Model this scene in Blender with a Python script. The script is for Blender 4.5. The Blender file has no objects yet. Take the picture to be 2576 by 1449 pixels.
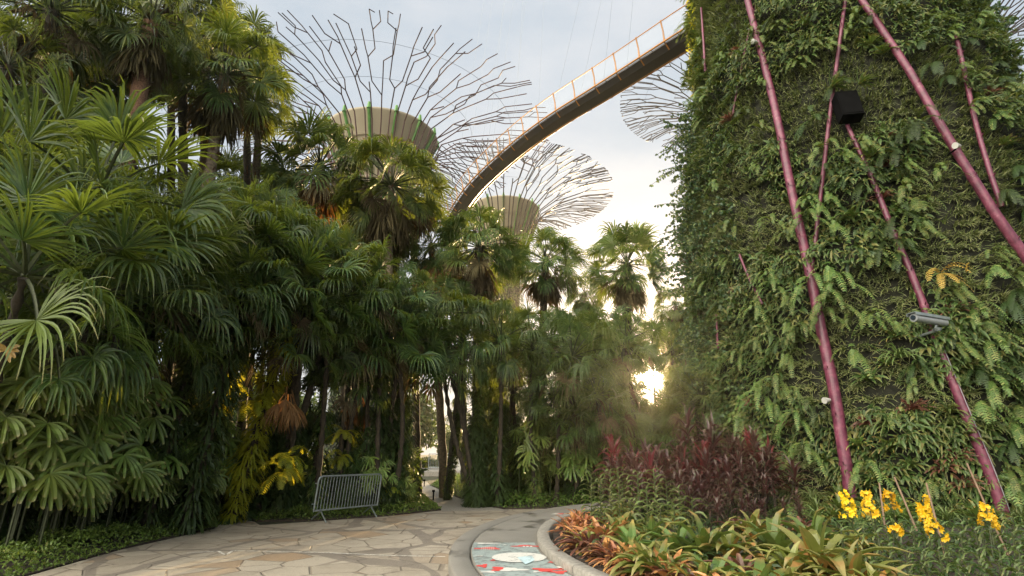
import bpy, math, random
import numpy as np
from mathutils import Vector, Matrix, noise
R = math.radians
rng = np.random.default_rng(7); random.seed(7)
sc = bpy.context.scene
COL = sc.collection
# ------------------------------------------------------------------ camera
W0, H0, F = 2576.0, 1449.0, 1408.7
CAMZ = 1.5; PITCH = R(16.45)
cp, sp = math.cos(PITCH), math.sin(PITCH)
cam = bpy.data.cameras.new('camera'); cam.sensor_width = 36; cam.lens = 36*F/W0; cam.clip_end = 2000; cam.clip_start = .05
camo = bpy.data.objects.new('camera', cam); COL.objects.link(camo); sc.camera = camo
camo.location = (0, 0, CAMZ); camo.rotation_euler = (math.pi/2+PITCH, 0, 0)
def ray(u, v):
    x = u-W0/2; y = H0/2-v
    return np.array([x, F*cp-y*sp, F*sp+y*cp])
def P(u, v, Y):
    d = ray(u, v); return np.array([0, 0, CAMZ])+d*(Y/d[1])
def G(u, v, z=0.0):
    d = ray(u, v); t = (z-CAMZ)/d[2]; return np.array([0, 0, CAMZ])+d*t
def proj(p):
    p = np.asarray(p, float)-np.array([0, 0, CAMZ])
    f = p[1]*cp+p[2]*sp; up = -p[1]*sp+p[2]*cp
    return (W0/2+F*p[0]/max(f, .01), H0/2-F*up/max(f, .01))
# ------------------------------------------------------------------ mesh building
def nrm(a): return a/np.maximum(np.linalg.norm(a, axis=-1, keepdims=True), 1e-9)
class MB:
    def __init__(s): s.V = []; s.F = []; s.M = []; s.T = []; s.n = 0
    def add(s, V, Fq, mat=0, T=None):
        V = np.asarray(V, float).reshape(-1, 3); Fq = np.asarray(Fq, int).reshape(-1, 4)
        s.V.append(V); s.F.append(Fq+s.n); s.M.append(np.full(len(Fq), mat))
        s.T.append(np.zeros(len(V)) if T is None else np.asarray(T, float).ravel()); s.n += len(V)
    def mesh(s, name, mats, smooth=False):
        V = np.concatenate(s.V); Fq = np.concatenate(s.F); M = np.concatenate(s.M); T = np.concatenate(s.T)
        me = bpy.data.meshes.new(name)
        me.vertices.add(len(V)); me.vertices.foreach_set('co', V.ravel())
        me.loops.add(Fq.size); me.loops.foreach_set('vertex_index', Fq.ravel())
        me.polygons.add(len(Fq)); me.polygons.foreach_set('loop_start', np.arange(0, Fq.size, 4)); 
        me.polygons.foreach_set('loop_total', np.full(len(Fq), 4))
        me.polygons.foreach_set('material_index', M)
        me.polygons.foreach_set('use_smooth', np.full(len(Fq), smooth))
        at = me.attributes.new('t', 'FLOAT', 'POINT'); at.data.foreach_set('value', T)
        for m in (mats if isinstance(mats, (list, tuple)) else [mats]): me.materials.append(m)
        me.update(calc_edges=True); me.validate(); return me
def strips(mb, B, D, N, L, Wd, prof, droop=0, nseg=4, fold=None, ds=0, mat=0, pw=1.3):
    """many leaf blades at once: bases B, directions D, normals N"""
    B = np.asarray(B, float).reshape(-1, 3); n = len(B)
    D = nrm(np.broadcast_to(D, (n, 3)).astype(float)); N = np.broadcast_to(N, (n, 3)).astype(float)
    L = np.broadcast_to(L, (n,)).astype(float); Wd = np.broadcast_to(Wd, (n,)).astype(float)
    droop = np.broadcast_to(droop, (n,)).astype(float)
    prof = np.interp(np.linspace(0, 1, nseg+1), np.linspace(0, 1, len(prof)), prof)
    k = 3 if fold is not None else 2
    out = np.zeros((n, nseg+1, k, 3)); T = np.zeros((n, nseg+1, k)); p = B.copy()
    for i in range(nseg+1):
        t = i/nseg; a = droop*max(0, (t-ds)/(1-ds))**pw
        d = nrm(D+np.stack([0*a, 0*a, -a], 1))
        if i: p = p+d*(L/nseg)[:, None]
        sd = np.cross(d, N); bad = np.linalg.norm(sd, axis=1) < .05
        sd[bad] = np.cross(d[bad], [1, 0.2, 0]); sd = nrm(sd); n2 = np.cross(sd, d)
        w = (Wd*prof[i])[:, None]
        if k == 3:
            out[:, i, 0] = p-sd*w/2+n2*w*fold; out[:, i, 1] = p; out[:, i, 2] = p+sd*w/2+n2*w*fold
        else:
            out[:, i, 0] = p-sd*w/2; out[:, i, 1] = p+sd*w/2
        T[:, i] = t
    base = (np.arange(n)*(nseg+1)*k)[:, None, None]; ii = np.arange(nseg)[None, :, None]; jj = np.arange(k-1)[None, None, :]
    a = base+ii*k+jj
    mb.add(out, np.stack([a, a+1, a+1+k, a+k], -1), mat, T)
    return out
def segs(mb, P0, P1, r0, r1, sides=5, mat=0):
    P0 = np.asarray(P0, float).reshape(-1, 3); P1 = np.asarray(P1, float).reshape(-1, 3); n = len(P0)
    r0 = np.broadcast_to(r0, (n,)); r1 = np.broadcast_to(r1, (n,))
    d = nrm(P1-P0); up = np.tile([0, 0, 1.], (n, 1)); up[np.abs(d[:, 2]) > .9] = [1, 0, 0]
    s = nrm(np.cross(d, up)); u = np.cross(s, d); a = np.arange(sides)*2*math.pi/sides
    ring = np.cos(a)[None, :, None]*s[:, None]+np.sin(a)[None, :, None]*u[:, None]
    V = np.stack([P0[:, None]+ring*r0[:, None, None], P1[:, None]+ring*r1[:, None, None]], 1)
    b = (np.arange(n)*2*sides)[:, None]; j = np.arange(sides)[None]; j2 = (j+1) % sides
    mb.add(V, np.stack([b+j, b+j2, b+j2+sides, b+j+sides], -1), mat)
def tube(mb, pts, rad, sides=8, mat=0, cap=True):
    pts = np.asarray(pts, float); n = len(pts); rad = np.broadcast_to(rad, (n,))
    d = np.zeros_like(pts); d[1:-1] = pts[2:]-pts[:-2]; d[0] = pts[1]-pts[0]; d[-1] = pts[-1]-pts[-2]; d = nrm(d)
    ref = np.array([0, 0, 1.]) if abs(d[0][2]) < .8 else np.array([0, 1., 0])
    V = []; s = nrm(np.cross(d[0], ref))
    for i in range(n):
        s = nrm(s-d[i]*np.dot(s, d[i])); u = np.cross(d[i], s); a = np.arange(sides)*2*math.pi/sides
        V.append(pts[i]+(np.cos(a)[:, None]*s+np.sin(a)[:, None]*u)*rad[i])
    V = np.array(V); ii = np.arange(n-1)[:, None]*sides; j = np.arange(sides)[None]; j2 = (j+1) % sides
    mb.add(V, np.stack([ii+j, ii+j2, ii+j2+sides, ii+j+sides], -1), mat)
    if cap:
        for e in (0, n-1):
            c = pts[e]; vv = np.concatenate([[c], V[e]])
            f = [[0, 1+q, 1+(q+1) % sides, 1+(q+2) % sides] for q in range(0, sides, 2)]
            mb.add(vv, f, mat)
def box(mb, c, sz, mat=0, M=None):
    x, y, z = np.array(sz)/2; V = np.array([[i*x, j*y, k*z] for k in (-1, 1) for j in (-1, 1) for i in (-1, 1)])
    if M is not None: V = V@np.asarray(M).T
    mb.add(V+np.asarray(c), [[0, 2, 3, 1], [4, 5, 7, 6], [0, 1, 5, 4], [2, 6, 7, 3], [0, 4, 6, 2], [1, 3, 7, 5]], mat)
def lathe(mb, prof, c=(0, 0), n=48, mat=0, a0=0, a1=2*math.pi, wob=0):
    prof = np.asarray(prof, float); A = np.linspace(a0, a1, n+1)
    rr = prof[:, 0][None, :]*np.ones((n+1, 1))
    if wob:
        for i in range(n+1):
            for k in range(len(prof)):
                rr[i, k] += wob*noise.noise(Vector((math.cos(A[i])*2, math.sin(A[i])*2, prof[k, 1]*.8)))
    V = np.stack([c[0]+rr*np.cos(A)[:, None], c[1]+rr*np.sin(A)[:, None], np.broadcast_to(prof[:, 1], rr.shape)], -1)
    m = len(prof); i = np.arange(n)[:, None]*m; k = np.arange(m-1)[None]
    mb.add(V, np.stack([i+k, i+k+m, i+k+m+1, i+k+1], -1), mat)
def poly(mb, pts, z0, z1, mat=0):
    """closed prism under a plan outline, top as a fan from the centroid"""
    pts = np.asarray(pts, float)[:, :2]; n = len(pts); c = pts.mean(0)
    T = np.column_stack([pts, np.full(n, z1)]); Bm = np.column_stack([pts, np.full(n, z0)])
    V = np.concatenate([T, Bm, [[c[0], c[1], z1]]]); f = []
    for i in range(0, n): 
        j = (i+1) % n
        f.append([i, j, n+j, n+i])
    mb.add(V, f, mat)
    import mathutils.geometry as mg
    tri = mg.tessellate_polygon([[Vector((p[0], p[1], 0)) for p in pts]])
    # triangles as quads with a mid-edge vertex
    V2 = []; f2 = []
    for t in tri:
        a, b, cc = [np.array([pts[q][0], pts[q][1], z1]) for q in t]
        if np.cross(b[:2]-a[:2], cc[:2]-a[:2]) < 0: b, cc = cc, b
        k = len(V2); V2 += [a, b, cc, (cc+a)/2]; f2.append([k, k+1, k+2, k+3])
    mb.add(V2, f2, mat)
# ------------------------------------------------------------------ materials
def newmat(name):
    m = bpy.data.materials.new(name); m.use_nodes = True; nt = m.node_tree; nt.nodes.clear()
    out = nt.nodes.new('ShaderNodeOutputMaterial'); b = nt.nodes.new('ShaderNodeBsdfPrincipled')
    nt.links.new(b.outputs[0], out.inputs[0]); return m, nt, b, out
def mixn(nt, fac, a, b, mode='MIX'):
    n = nt.nodes.new('ShaderNodeMix'); n.data_type = 'RGBA'; n.blend_type = mode
    for s, v in ((0, fac), (6, a), (7, b)):
        if isinstance(v, bpy.types.NodeSocket): nt.links.new(v, n.inputs[s])
        elif s == 0: n.inputs[0].default_value = v
        else: n.inputs[s].default_value = (*v[:3], 1)
    return n.outputs[2]
def math_n(nt, op, a, b=0.0, c=0.0):
    n = nt.nodes.new('ShaderNodeMath'); n.operation = op
    for i, v in enumerate((a, b, c)):
        if isinstance(v, bpy.types.NodeSocket): nt.links.new(v, n.inputs[i])
        else: n.inputs[i].default_value = v
    return n.outputs[0]
def ramp(nt, fac, lo, hi):
    n = nt.nodes.new('ShaderNodeMapRange'); n.interpolation_type = 'SMOOTHSTEP'
    nt.links.new(fac, n.inputs[0]); n.inputs[1].default_value = lo; n.inputs[2].default_value = hi; return n.outputs[0]
def noise_n(nt, scale, detail=4, vec=None, rough=.55):
    n = nt.nodes.new('ShaderNodeTexNoise'); n.inputs['Scale'].default_value = scale; n.inputs['Detail'].default_value = detail
    n.inputs['Roughness'].default_value = rough
    if vec is None:
        tc = nt.nodes.new('ShaderNodeTexCoord'); vec = tc.outputs['Object']
    nt.links.new(vec, n.inputs['Vector']); return n.outputs[0]
def bump(nt, b, h, dist=.02, st=.6):
    n = nt.nodes.new('ShaderNodeBump'); n.inputs['Strength'].default_value = st; n.inputs['Distance'].default_value = dist
    nt.links.new(h, n.inputs['Height']); nt.links.new(n.outputs[0], b.inputs['Normal'])
def leafmat(name, c1, c2, tip=None, tip_lo=.6, trans=.3, rough=.42, tcol=None, base=None, spec=.45, third=None, stripe=0):
    m, nt, b, out = newmat(name)
    g = nt.nodes.new('ShaderNodeNewGeometry'); oi = nt.nodes.new('ShaderNodeObjectInfo')
    rnd = g.outputs['Random Per Island']; lf = noise_n(nt, .45, 2); rnd = math_n(nt, 'FRACT', math_n(nt, 'ADD', math_n(nt, 'MULTIPLY', rnd, .6), math_n(nt, 'MULTIPLY', ramp(nt, lf, .35, .65), .39)))
    col = mixn(nt, rnd, c1, c2)
    if third is not None: col = mixn(nt, ramp(nt, math_n(nt, 'FRACT', math_n(nt, 'MULTIPLY', rnd, 7.3)), .70, .85), col, third)
    at = nt.nodes.new('ShaderNodeAttribute'); at.attribute_name = 't'; t = at.outputs['Fac']
    if base is not None: col = mixn(nt, ramp(nt, t, .45, .0), col, base)
    if tip is not None: col = mixn(nt, ramp(nt, t, tip_lo, 1.0), col, tip)
    nz = noise_n(nt, 3.0, 2); v = math_n(nt, 'MULTIPLY_ADD', nz, .7, .65)
    v = math_n(nt, 'MULTIPLY', v, math_n(nt, 'MULTIPLY_ADD', oi.outputs['Random'], .4, .8))
    hv = nt.nodes.new('ShaderNodeHueSaturation'); nt.links.new(col, hv.inputs['Color']); nt.links.new(v, hv.inputs['Value'])
    nt.links.new(math_n(nt, 'MULTIPLY_ADD', oi.outputs['Random'], .03, .485), hv.inputs['Hue'])
    nt.links.new(hv.outputs[0], b.inputs['Base Color']); b.inputs['Roughness'].default_value = rough
    b.inputs['Specular IOR Level'].default_value = spec
    if trans:
        tr = nt.nodes.new('ShaderNodeBsdfTranslucent')
        tc = mixn(nt, .6, hv.outputs[0], tcol or (.30, .38, .03))
        nt.links.new(tc, tr.inputs[0]); mx = nt.nodes.new('ShaderNodeMixShader'); mx.inputs[0].default_value = trans
        nt.links.new(b.outputs[0], mx.inputs[1]); nt.links.new(tr.outputs[0], mx.inputs[2]); nt.links.new(mx.outputs[0], out.inputs[0])
    return m
def solid(name, c, rough=.5, metal=0, var=.25, scale=6, bmp=0, c2=None):
    m, nt, b, out = newmat(name); nz = noise_n(nt, scale, 5)
    c2 = c2 or tuple(x*(1-var) for x in c)
    nt.links.new(mixn(nt, ramp(nt, nz, .3, .7), c2, c), b.inputs['Base Color'])
    b.inputs['Roughness'].default_value = rough; b.inputs['Metallic'].default_value = metal
    if bmp: bump(nt, b, nz, bmp)
    return m
M = {}
M['palm'] = leafmat('palm_leaf', (.06, .105, .022), (.028, .062, .016), tip=(.13, .14, .05), tip_lo=.85, trans=.32, tcol=(.40, .46, .03), rough=.45, third=(.14, .17, .04), spec=.35)
M['palm_big'] = leafmat('broad_palm_leaf', (.045, .088, .022), (.018, .046, .015), tip=(.17, .18, .07), tip_lo=.88, trans=.32, tcol=(.42, .48, .03), rough=.42, third=(.085, .13, .03), spec=.38)
M['palm_pale'] = leafmat('sunbleached_palm_leaf', (.13, .17, .04), (.09, .12, .03), tip=(.22, .18, .08), tip_lo=.75, trans=.3, rough=.4)
M['lady'] = leafmat('lady_palm_leaf', (.17, .22, .04), (.07, .125, .028), tip=(.22, .2, .07), tip_lo=.9, trans=.22, rough=.4, third=(.17, .26, .06))
M['dead'] = leafmat('dead_frond', (.26, .15, .07), (.16, .09, .045), trans=.3, rough=.7, tcol=(.55, .2, .03), spec=.1)
M['dead_grey'] = leafmat('grey_dead_frond', (.13, .105, .055), (.07, .06, .032), trans=.2, rough=.8, tcol=(.35, .2, .06), spec=.1)
M['sunlit_fern'] = leafmat('sunlit_fern_leaf', (.34, .36, .03), (.19, .27, .03), trans=.6, rough=.5, tcol=(.75, .62, .03))  # strong yellow stands in for sunlight on the ferns, painted into the leaf
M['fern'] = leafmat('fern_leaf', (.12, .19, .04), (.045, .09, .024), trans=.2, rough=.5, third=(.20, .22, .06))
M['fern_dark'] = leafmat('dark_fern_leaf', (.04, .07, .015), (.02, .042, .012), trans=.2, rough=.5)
M['fern_gold'] = leafmat('golden_fern_leaf', (.40, .24, .05), (.30, .2, .05), trans=.3, rough=.5, tcol=(.6, .3, .05))
M['tuft'] = leafmat('tuft_leaf', (.17, .23, .07), (.09, .14, .04), tip=(.38, .42, .2), tip_lo=.45, trans=.1, rough=.5, third=(.26, .28, .10))
M['wall_leaf'] = leafmat('wall_leaf', (.085, .14, .032), (.02, .045, .014), trans=.18, rough=.45, third=(.15, .14, .04), tip=(.13, .16, .05), tip_lo=.6)
M['vine'] = leafmat('vine_leaf', (.035, .075, .03), (.02, .05, .02), trans=.25, rough=.4, third=(.16, .2, .06))
M['brom_green'] = leafmat('green_bromeliad', (.11, .17, .035), (.06, .11, .028), tip=(.28, .19, .06), trans=.2, rough=.35, base=(.10, .07, .03))
M['brom_orange'] = leafmat('orange_bromeliad', (.42, .17, .07), (.28, .13, .05), tip=(.55, .28, .10), trans=.2, rough=.38, base=(.18, .16, .05), tcol=(.6, .2, .05))
M['brom_mixed'] = leafmat('copper_bromeliad', (.18, .19, .04), (.11, .15, .035), tip=(.26, .23, .08), tip_lo=.55, trans=.2, rough=.36, base=(.45, .20, .05), third=(.36, .18, .05))
M['brom_coral'] = leafmat('coral_bromeliad', (.75, .27, .14), (.62, .22, .12), tip=(.75, .42, .25), trans=.2, rough=.4, base=(.5, .25, .06), tcol=(.8, .25, .1))
M['brom_wine'] = leafmat('wine_bromeliad', (.13, .05, .04), (.09, .06, .035), tip=(.2, .09, .05), trans=.2, rough=.35, tcol=(.4, .1, .05))
M['cordy'] = leafmat('cordyline_leaf', (.065, .03, .025), (.03, .022, .018), tip=(.12, .075, .06), trans=.12, rough=.35, tcol=(.5, .04, .06), third=(.05, .065, .03), spec=.6)
M['cordy_red'] = leafmat('red_cordyline_leaf', (.15, .028, .035), (.05, .02, .025), trans=.15, rough=.35, tcol=(.7, .05, .06), third=(.08, .03, .03))
M['vanda'] = leafmat('orchid_leaf', (.12, .16, .045), (.06, .10, .03), tip=(.2, .2, .07), tip_lo=.8, trans=.15, rough=.42)
M['vanda_light'] = leafmat('pale_orchid_leaf', (.14, .18, .05), (.08, .12, .035), tip=(.22, .2, .08), tip_lo=.8, trans=.15, rough=.42)
M['bloom'] = leafmat('yellow_petal', (.88, .62, .02), (.85, .50, .015), trans=.25, rough=.5, tcol=(.9, .55, .02))
M['cover'] = leafmat('ground_cover_leaf', (.13, .21, .03), (.07, .13, .025), trans=.22, rough=.5, third=(.15, .2, .04))
M['tree'] = leafmat('broadleaf', (.08, .12, .04), (.04, .07, .03), trans=.3, rough=.5, third=(.17, .2, .06))
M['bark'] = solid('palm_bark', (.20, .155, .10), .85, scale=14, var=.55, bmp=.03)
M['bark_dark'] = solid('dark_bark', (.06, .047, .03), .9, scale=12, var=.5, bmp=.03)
M['fibre'] = solid('trunk_fibre', (.22, .12, .07), .95, scale=30, var=.6, bmp=.04)
M['cane'] = solid('cane', (.06, .075, .025), .6, scale=20, var=.5)
M['soil'] = solid('soil', (.055, .04, .028), .95, scale=9, var=.6, bmp=.04)
M['substrate'] = solid('planting_felt', (.028, .03, .018), .95, scale=7, var=.5, bmp=.05)
M['pipe'] = solid('purple_painted_steel', (.20, .05, .085), .3, metal=.2, scale=3.5, var=.35, c2=(.10, .025, .045))
m, nt, b, out = newmat('weathered_purple_steel'); a_ = noise_n(nt, 5, 6, None, .7); d_ = noise_n(nt, 60, 3)
c_ = mixn(nt, ramp(nt, a_, .35, .7), (.10, .024, .045), (.22, .055, .095)); c_ = mixn(nt, math_n(nt, 'MULTIPLY', ramp(nt, a_, .60, .72), .5), c_, (.34, .22, .24)); c_ = mixn(nt, math_n(nt, 'MULTIPLY', ramp(nt, d_, .62, .7), .5), c_, (.07, .06, .045))
nt.links.new(c_, b.inputs['Base Color']); nt.links.new(math_n(nt, 'MULTIPLY_ADD', a_, .4, .15), b.inputs['Roughness']); bump(nt, b, d_, .003); M['pipe'] = m
M['rust'] = solid('branch_steel', (.10, .045, .04), .5, metal=.2, scale=1, var=.3)
M['bronze'] = solid('bronze_branch_steel', (.05, .035, .025), .45, metal=.2, scale=1, var=.3)
M['orange'] = solid('orange_paint', (.50, .21, .03), .4, scale=1, var=.25)
M['deck'] = solid('walkway_steel', (.04, .036, .033), .5, scale=.8, var=.4)
M['cream'] = solid('canopy_membrane', (.42, .36, .25), .6, scale=.6, var=.12)
M['limerib'] = solid('green_rib_paint', (.12, .30, .06), .5, scale=2, var=.4)
M['wire'] = solid('cable_steel', (.22, .25, .28), .4, metal=.5, var=.1)
M['galv'] = solid('galvanised_steel', (.27, .31, .31), .4, metal=.5, scale=10, var=.25)
M['black'] = solid('black_enclosure', (.006, .006, .006), .95, var=.3)
for n_ in M['black'].node_tree.nodes:
    if n_.type == 'BSDF_PRINCIPLED': n_.inputs['Specular IOR Level'].default_value = .05
M['camgrey'] = solid('camera_housing', (.30, .32, .33), .35, metal=.2, var=.1)
M['lens'] = solid('dark_glass', (.02, .03, .04), .08, var=.1)
M['white'] = solid('white_plastic', (.5, .5, .46), .4, var=.1)
M['bolgrey'] = solid('bollard_paint', (.16, .18, .18), .45, metal=.2, var=.2)
M['bamboo'] = solid('bamboo_stake', (.24, .16, .10), .7, scale=10, var=.35)
M['tile'] = solid('clay_wall', (.22, .18, .15), .8, scale=4, var=.3, bmp=.01)
# glass panels of the walkway
m, nt, b, out = newmat('walkway_glass'); b.inputs['Base Color'].default_value = (.85, .9, .92, 1); b.inputs['Roughness'].default_value = .1
tr = nt.nodes.new('ShaderNodeBsdfTransparent'); mx = nt.nodes.new('ShaderNodeMixShader'); mx.inputs[0].default_value = .10
nt.links.new(tr.outputs[0], mx.inputs[1]); nt.links.new(b.outputs[0], mx.inputs[2]); nt.links.new(mx.outputs[0], out.inputs[0]); M['glass'] = m
# stone paving: big dark bands round fields of irregular flags
m, nt, b, out = newmat('flagstone_paving')
tc = nt.nodes.new('ShaderNodeTexCoord'); V = tc.outputs['Object']
def vor(scale, feat, vec, rnd=1.0):
    n = nt.nodes.new('ShaderNodeTexVoronoi'); n.feature = feat; n.inputs['Scale'].default_value = scale; n.inputs['Randomness'].default_value = rnd
    nt.links.new(vec, n.inputs['Vector']); return n
nzv = nt.nodes.new('ShaderNodeTexNoise'); nzv.inputs['Scale'].default_value = .55; nzv.inputs['Detail'].default_value = 1; nt.links.new(V, nzv.inputs['Vector'])
vm = nt.nodes.new('ShaderNodeVectorMath'); vm.operation = 'MULTIPLY_ADD'; nt.links.new(nzv.outputs['Color'], vm.inputs[0]); vm.inputs[1].default_value = (1.3, 1.3, 0); nt.links.new(V, vm.inputs[2])
big = vor(.36, 'DISTANCE_TO_EDGE', vm.outputs[0], .9).outputs['Distance']
band = ramp(nt, big, .032, .024)
sm = vor(1.6, 'DISTANCE_TO_EDGE', V, .85).outputs['Distance']; smc = vor(1.6, 'F1', V, .85).outputs['Color']
joint = ramp(nt, sm, .028, .010)
brk = nt.nodes.new('ShaderNodeTexBrick'); brk.inputs['Scale'].default_value = 5; nt.links.new(V, brk.inputs['Vector'])
sep = nt.nodes.new('ShaderNodeSeparateColor'); nt.links.new(smc, sep.inputs[0])
stone = mixn(nt, sep.outputs[0], (.35, .31, .245), (.46, .41, .33))
stone = mixn(nt, ramp(nt, sep.outputs[1], .8, .95), stone, (.30, .19, .10))
stain = ramp(nt, noise_n(nt, .6, 5, V, .65), .42, .62)
stone = mixn(nt, math_n(nt, 'MULTIPLY', stain, .45), stone, (.16, .13, .10))
fine = noise_n(nt, 28, 4, V); stone = mixn(nt, .35, stone, mixn(nt, fine, (.12, .1, .08), (.6, .52, .4)))
col = mixn(nt, math_n(nt, 'MULTIPLY', joint, .6), stone, (.17, .14, .11))
bandc = mixn(nt, brk.outputs['Fac'], (.24, .205, .165), (.14, .12, .095))
bandc = mixn(nt, .4, bandc, mixn(nt, fine, (.06, .055, .05), (.24, .21, .18)))
col = mixn(nt, math_n(nt, 'MULTIPLY', band, .85), col, bandc)
gr = ramp(nt, noise_n(nt, 2.3, 6, V, .7), .5, .75); col = mixn(nt, math_n(nt, 'MULTIPLY', gr, .45), col, (.13, .11, .08))
nt.links.new(col, b.inputs['Base Color']); nt.links.new(math_n(nt, 'MULTIPLY_ADD', fine, .3, .42), b.inputs['Roughness'])
h = math_n(nt, 'SUBTRACT', fine, math_n(nt, 'MULTIPLY', joint, 1.5)); bump(nt, b, h, .012, 1.0); M['paving'] = m
# concrete with damp patches
m, nt, b, out = newmat('damp_concrete'); tc = nt.nodes.new('ShaderNodeTexCoord'); V = tc.outputs['Object']
f = noise_n(nt, 40, 5, V); c = mixn(nt, f, (.19, .18, .16), (.34, .325, .29)); d = ramp(nt, noise_n(nt, 1.1, 5, V, .6), .56, .64)
c = mixn(nt, math_n(nt, 'MULTIPLY', d, .75), c, (.055, .05, .045)); c = mixn(nt, math_n(nt, 'MULTIPLY', noise_n(nt, 2.5, 4, V), .5), c, (.12, .11, .09))
nt.links.new(c, b.inputs['Base Color']); nt.links.new(math_n(nt, 'MULTIPLY_ADD', d, -.3, .6), b.inputs['Roughness']); bump(nt, b, f, .004); M['concrete'] = m
M['kerb'] = solid('kerb_concrete', (.33, .31, .27), .7, scale=16, var=.35, bmp=.004)
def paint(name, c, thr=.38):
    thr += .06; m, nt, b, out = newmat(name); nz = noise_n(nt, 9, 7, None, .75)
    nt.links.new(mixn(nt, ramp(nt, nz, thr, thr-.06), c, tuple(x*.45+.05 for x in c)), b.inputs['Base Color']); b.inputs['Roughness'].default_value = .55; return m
M['teal'] = paint('teal_mural_paint', (.30, .36, .35), .44); M['red'] = paint('red_mural_paint', (.62, .07, .06)); M['mwhite'] = paint('white_mural_paint', (.62, .62, .58), .38)
M['pale'] = paint('pale_blue_mural_paint', (.5, .66, .7), .4); M['white_stripe'] = paint('white_line', (.75, .72, .64), .46)
M['forest'] = solid('forest_floor', (.05, .055, .025), .95, scale=3, var=.5, bmp=.05)
# ------------------------------------------------------------------ objects and labels
def link(name, data=None, parent=None): 
    o = bpy.data.objects.new(name, data); COL.objects.link(o)
    if parent is not None: o.parent = parent
    return o
REG = []
def thing(name, parts, loc=(0, 0, 0), rz=0, s=1, label='', cat='', group=None, rx=0, ry=0, anchor=None):
    """parts: one mesh -> a single object; or list of (part name, mesh[, sub-parts])"""
    if isinstance(parts, bpy.types.Mesh): o = link(name, parts)
    else:
        o = link(name)
        for pt in parts:
            c = link(pt[0], pt[1], o)
            if len(pt) > 2:
                for sn, sm_ in pt[2]: link(sn, sm_, c)
    o.location = loc; o.rotation_euler = (rx, ry, rz); o.scale = (s, s, s) if np.isscalar(s) else s
    o['label'] = label; o['category'] = cat
    if group: o['group'] = group
    REG.append((o, anchor if anchor is not None else loc)); return o
def struct(name, mesh, kind='structure', label=None):
    o = link(name, mesh); o['kind'] = kind
    if label: o['label'] = label
    return o
def cloth(mb_fn, name, mats, smooth=False):
    mb = MB(); mb_fn(mb); return mb.mesh(name, mats, smooth)
GA = 2.39996
# ------------------------------------------------------------------ plant generators
def fan_crown(seed, nf=34, el=(75, -45), pet=1.25, Rl=1.15, nl=42, span=125, droop=1.6, ds=.45, split=.5, mats='palm', nseg=6, fold=.18, wid=1.0, old=.3):
    r = np.random.default_rng(seed); mb = MB(); i = np.arange(nf)
    az = i*GA+r.normal(0, .2, nf); e = np.radians(el[0]+(el[1]-el[0])*(i/(nf-1))**.85+r.normal(0, 7, nf))
    d = np.stack([np.cos(az)*np.cos(e), np.sin(az)*np.cos(e), np.sin(e)], 1)
    side = np.stack([-np.sin(az), np.cos(az), 0*az], 1); n = np.cross(d, side); n *= np.sign(n[:, 2:3]+1e-6)
    pl = pet*r.uniform(.8, 1.15, nf); sc_ = Rl*r.uniform(.85, 1.12, nf)
    dr = .35+.25*r.random(nf)
    po = strips(mb, d*.08, d, n, pl, .045*Rl, [1.3, 1, .8], droop=dr, nseg=4, fold=.5, mat=1)
    hub = po[:, -1, 1]; hd = nrm(po[:, -1, 1]-po[:, -2, 1]); roll = r.normal(0, .6, nf)
    hd = nrm(hd+r.normal(0, .25, hd.shape)); n2 = nrm(n-hd*np.sum(n*hd, 1, keepdims=True)); s2 = np.cross(hd, n2)
    n2, s2 = n2*np.cos(roll)[:, None]+s2*np.sin(roll)[:, None], s2*np.cos(roll)[:, None]-n2*np.sin(roll)[:, None]
    a = np.radians(np.linspace(-span, span, nl)); A = a[None]+r.normal(0, .02, (nf, nl))
    D = hd[:, None]*np.cos(A)[..., None]+s2[:, None]*np.sin(A)[..., None]
    D = D+n2[:, None]*(.10+.25*np.abs(np.sin(A))[..., None]); D = nrm(D)
    L = sc_[:, None]*(1-.28*np.abs(A)/np.radians(span))*r.uniform(.88, 1.08, (nf, nl))
    da = 2*np.radians(span)/nl; t = np.linspace(0, 1, nseg+1)
    prof = np.where(t < split, t/split*1.0+.05, np.clip((1-t)/(1-split), 0.04, 1)**.8)
    Wd = (Rl*split*da*1.12*wid)*np.ones((nf, nl))
    dd = droop*r.uniform(.35, 1.5, (nf, 1))*r.uniform(.45, 1.7, (nf, nl)); D = nrm(D+r.normal(0, .045, D.shape))
    kind = np.zeros(nf, int); kind[(i > nf*.85) & (r.random(nf) < old)] = 2; kind[(r.random(nf) < .10) & (kind == 0)] = 3
    for kd in (0, 2, 3):
        k = kind == kd
        if k.any(): strips(mb, np.repeat(hub[k], nl, 0), D[k].reshape(-1, 3), np.repeat(n2[k], nl, 0), L[k].ravel(), Wd[k].ravel(), prof, droop=dd[k].ravel(), nseg=nseg, fold=fold, ds=ds, mat=kd)
    return mb.mesh('fan_crown', [M[mats], M['cane'], M['dead_grey'], M['palm_pale']])
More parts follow.
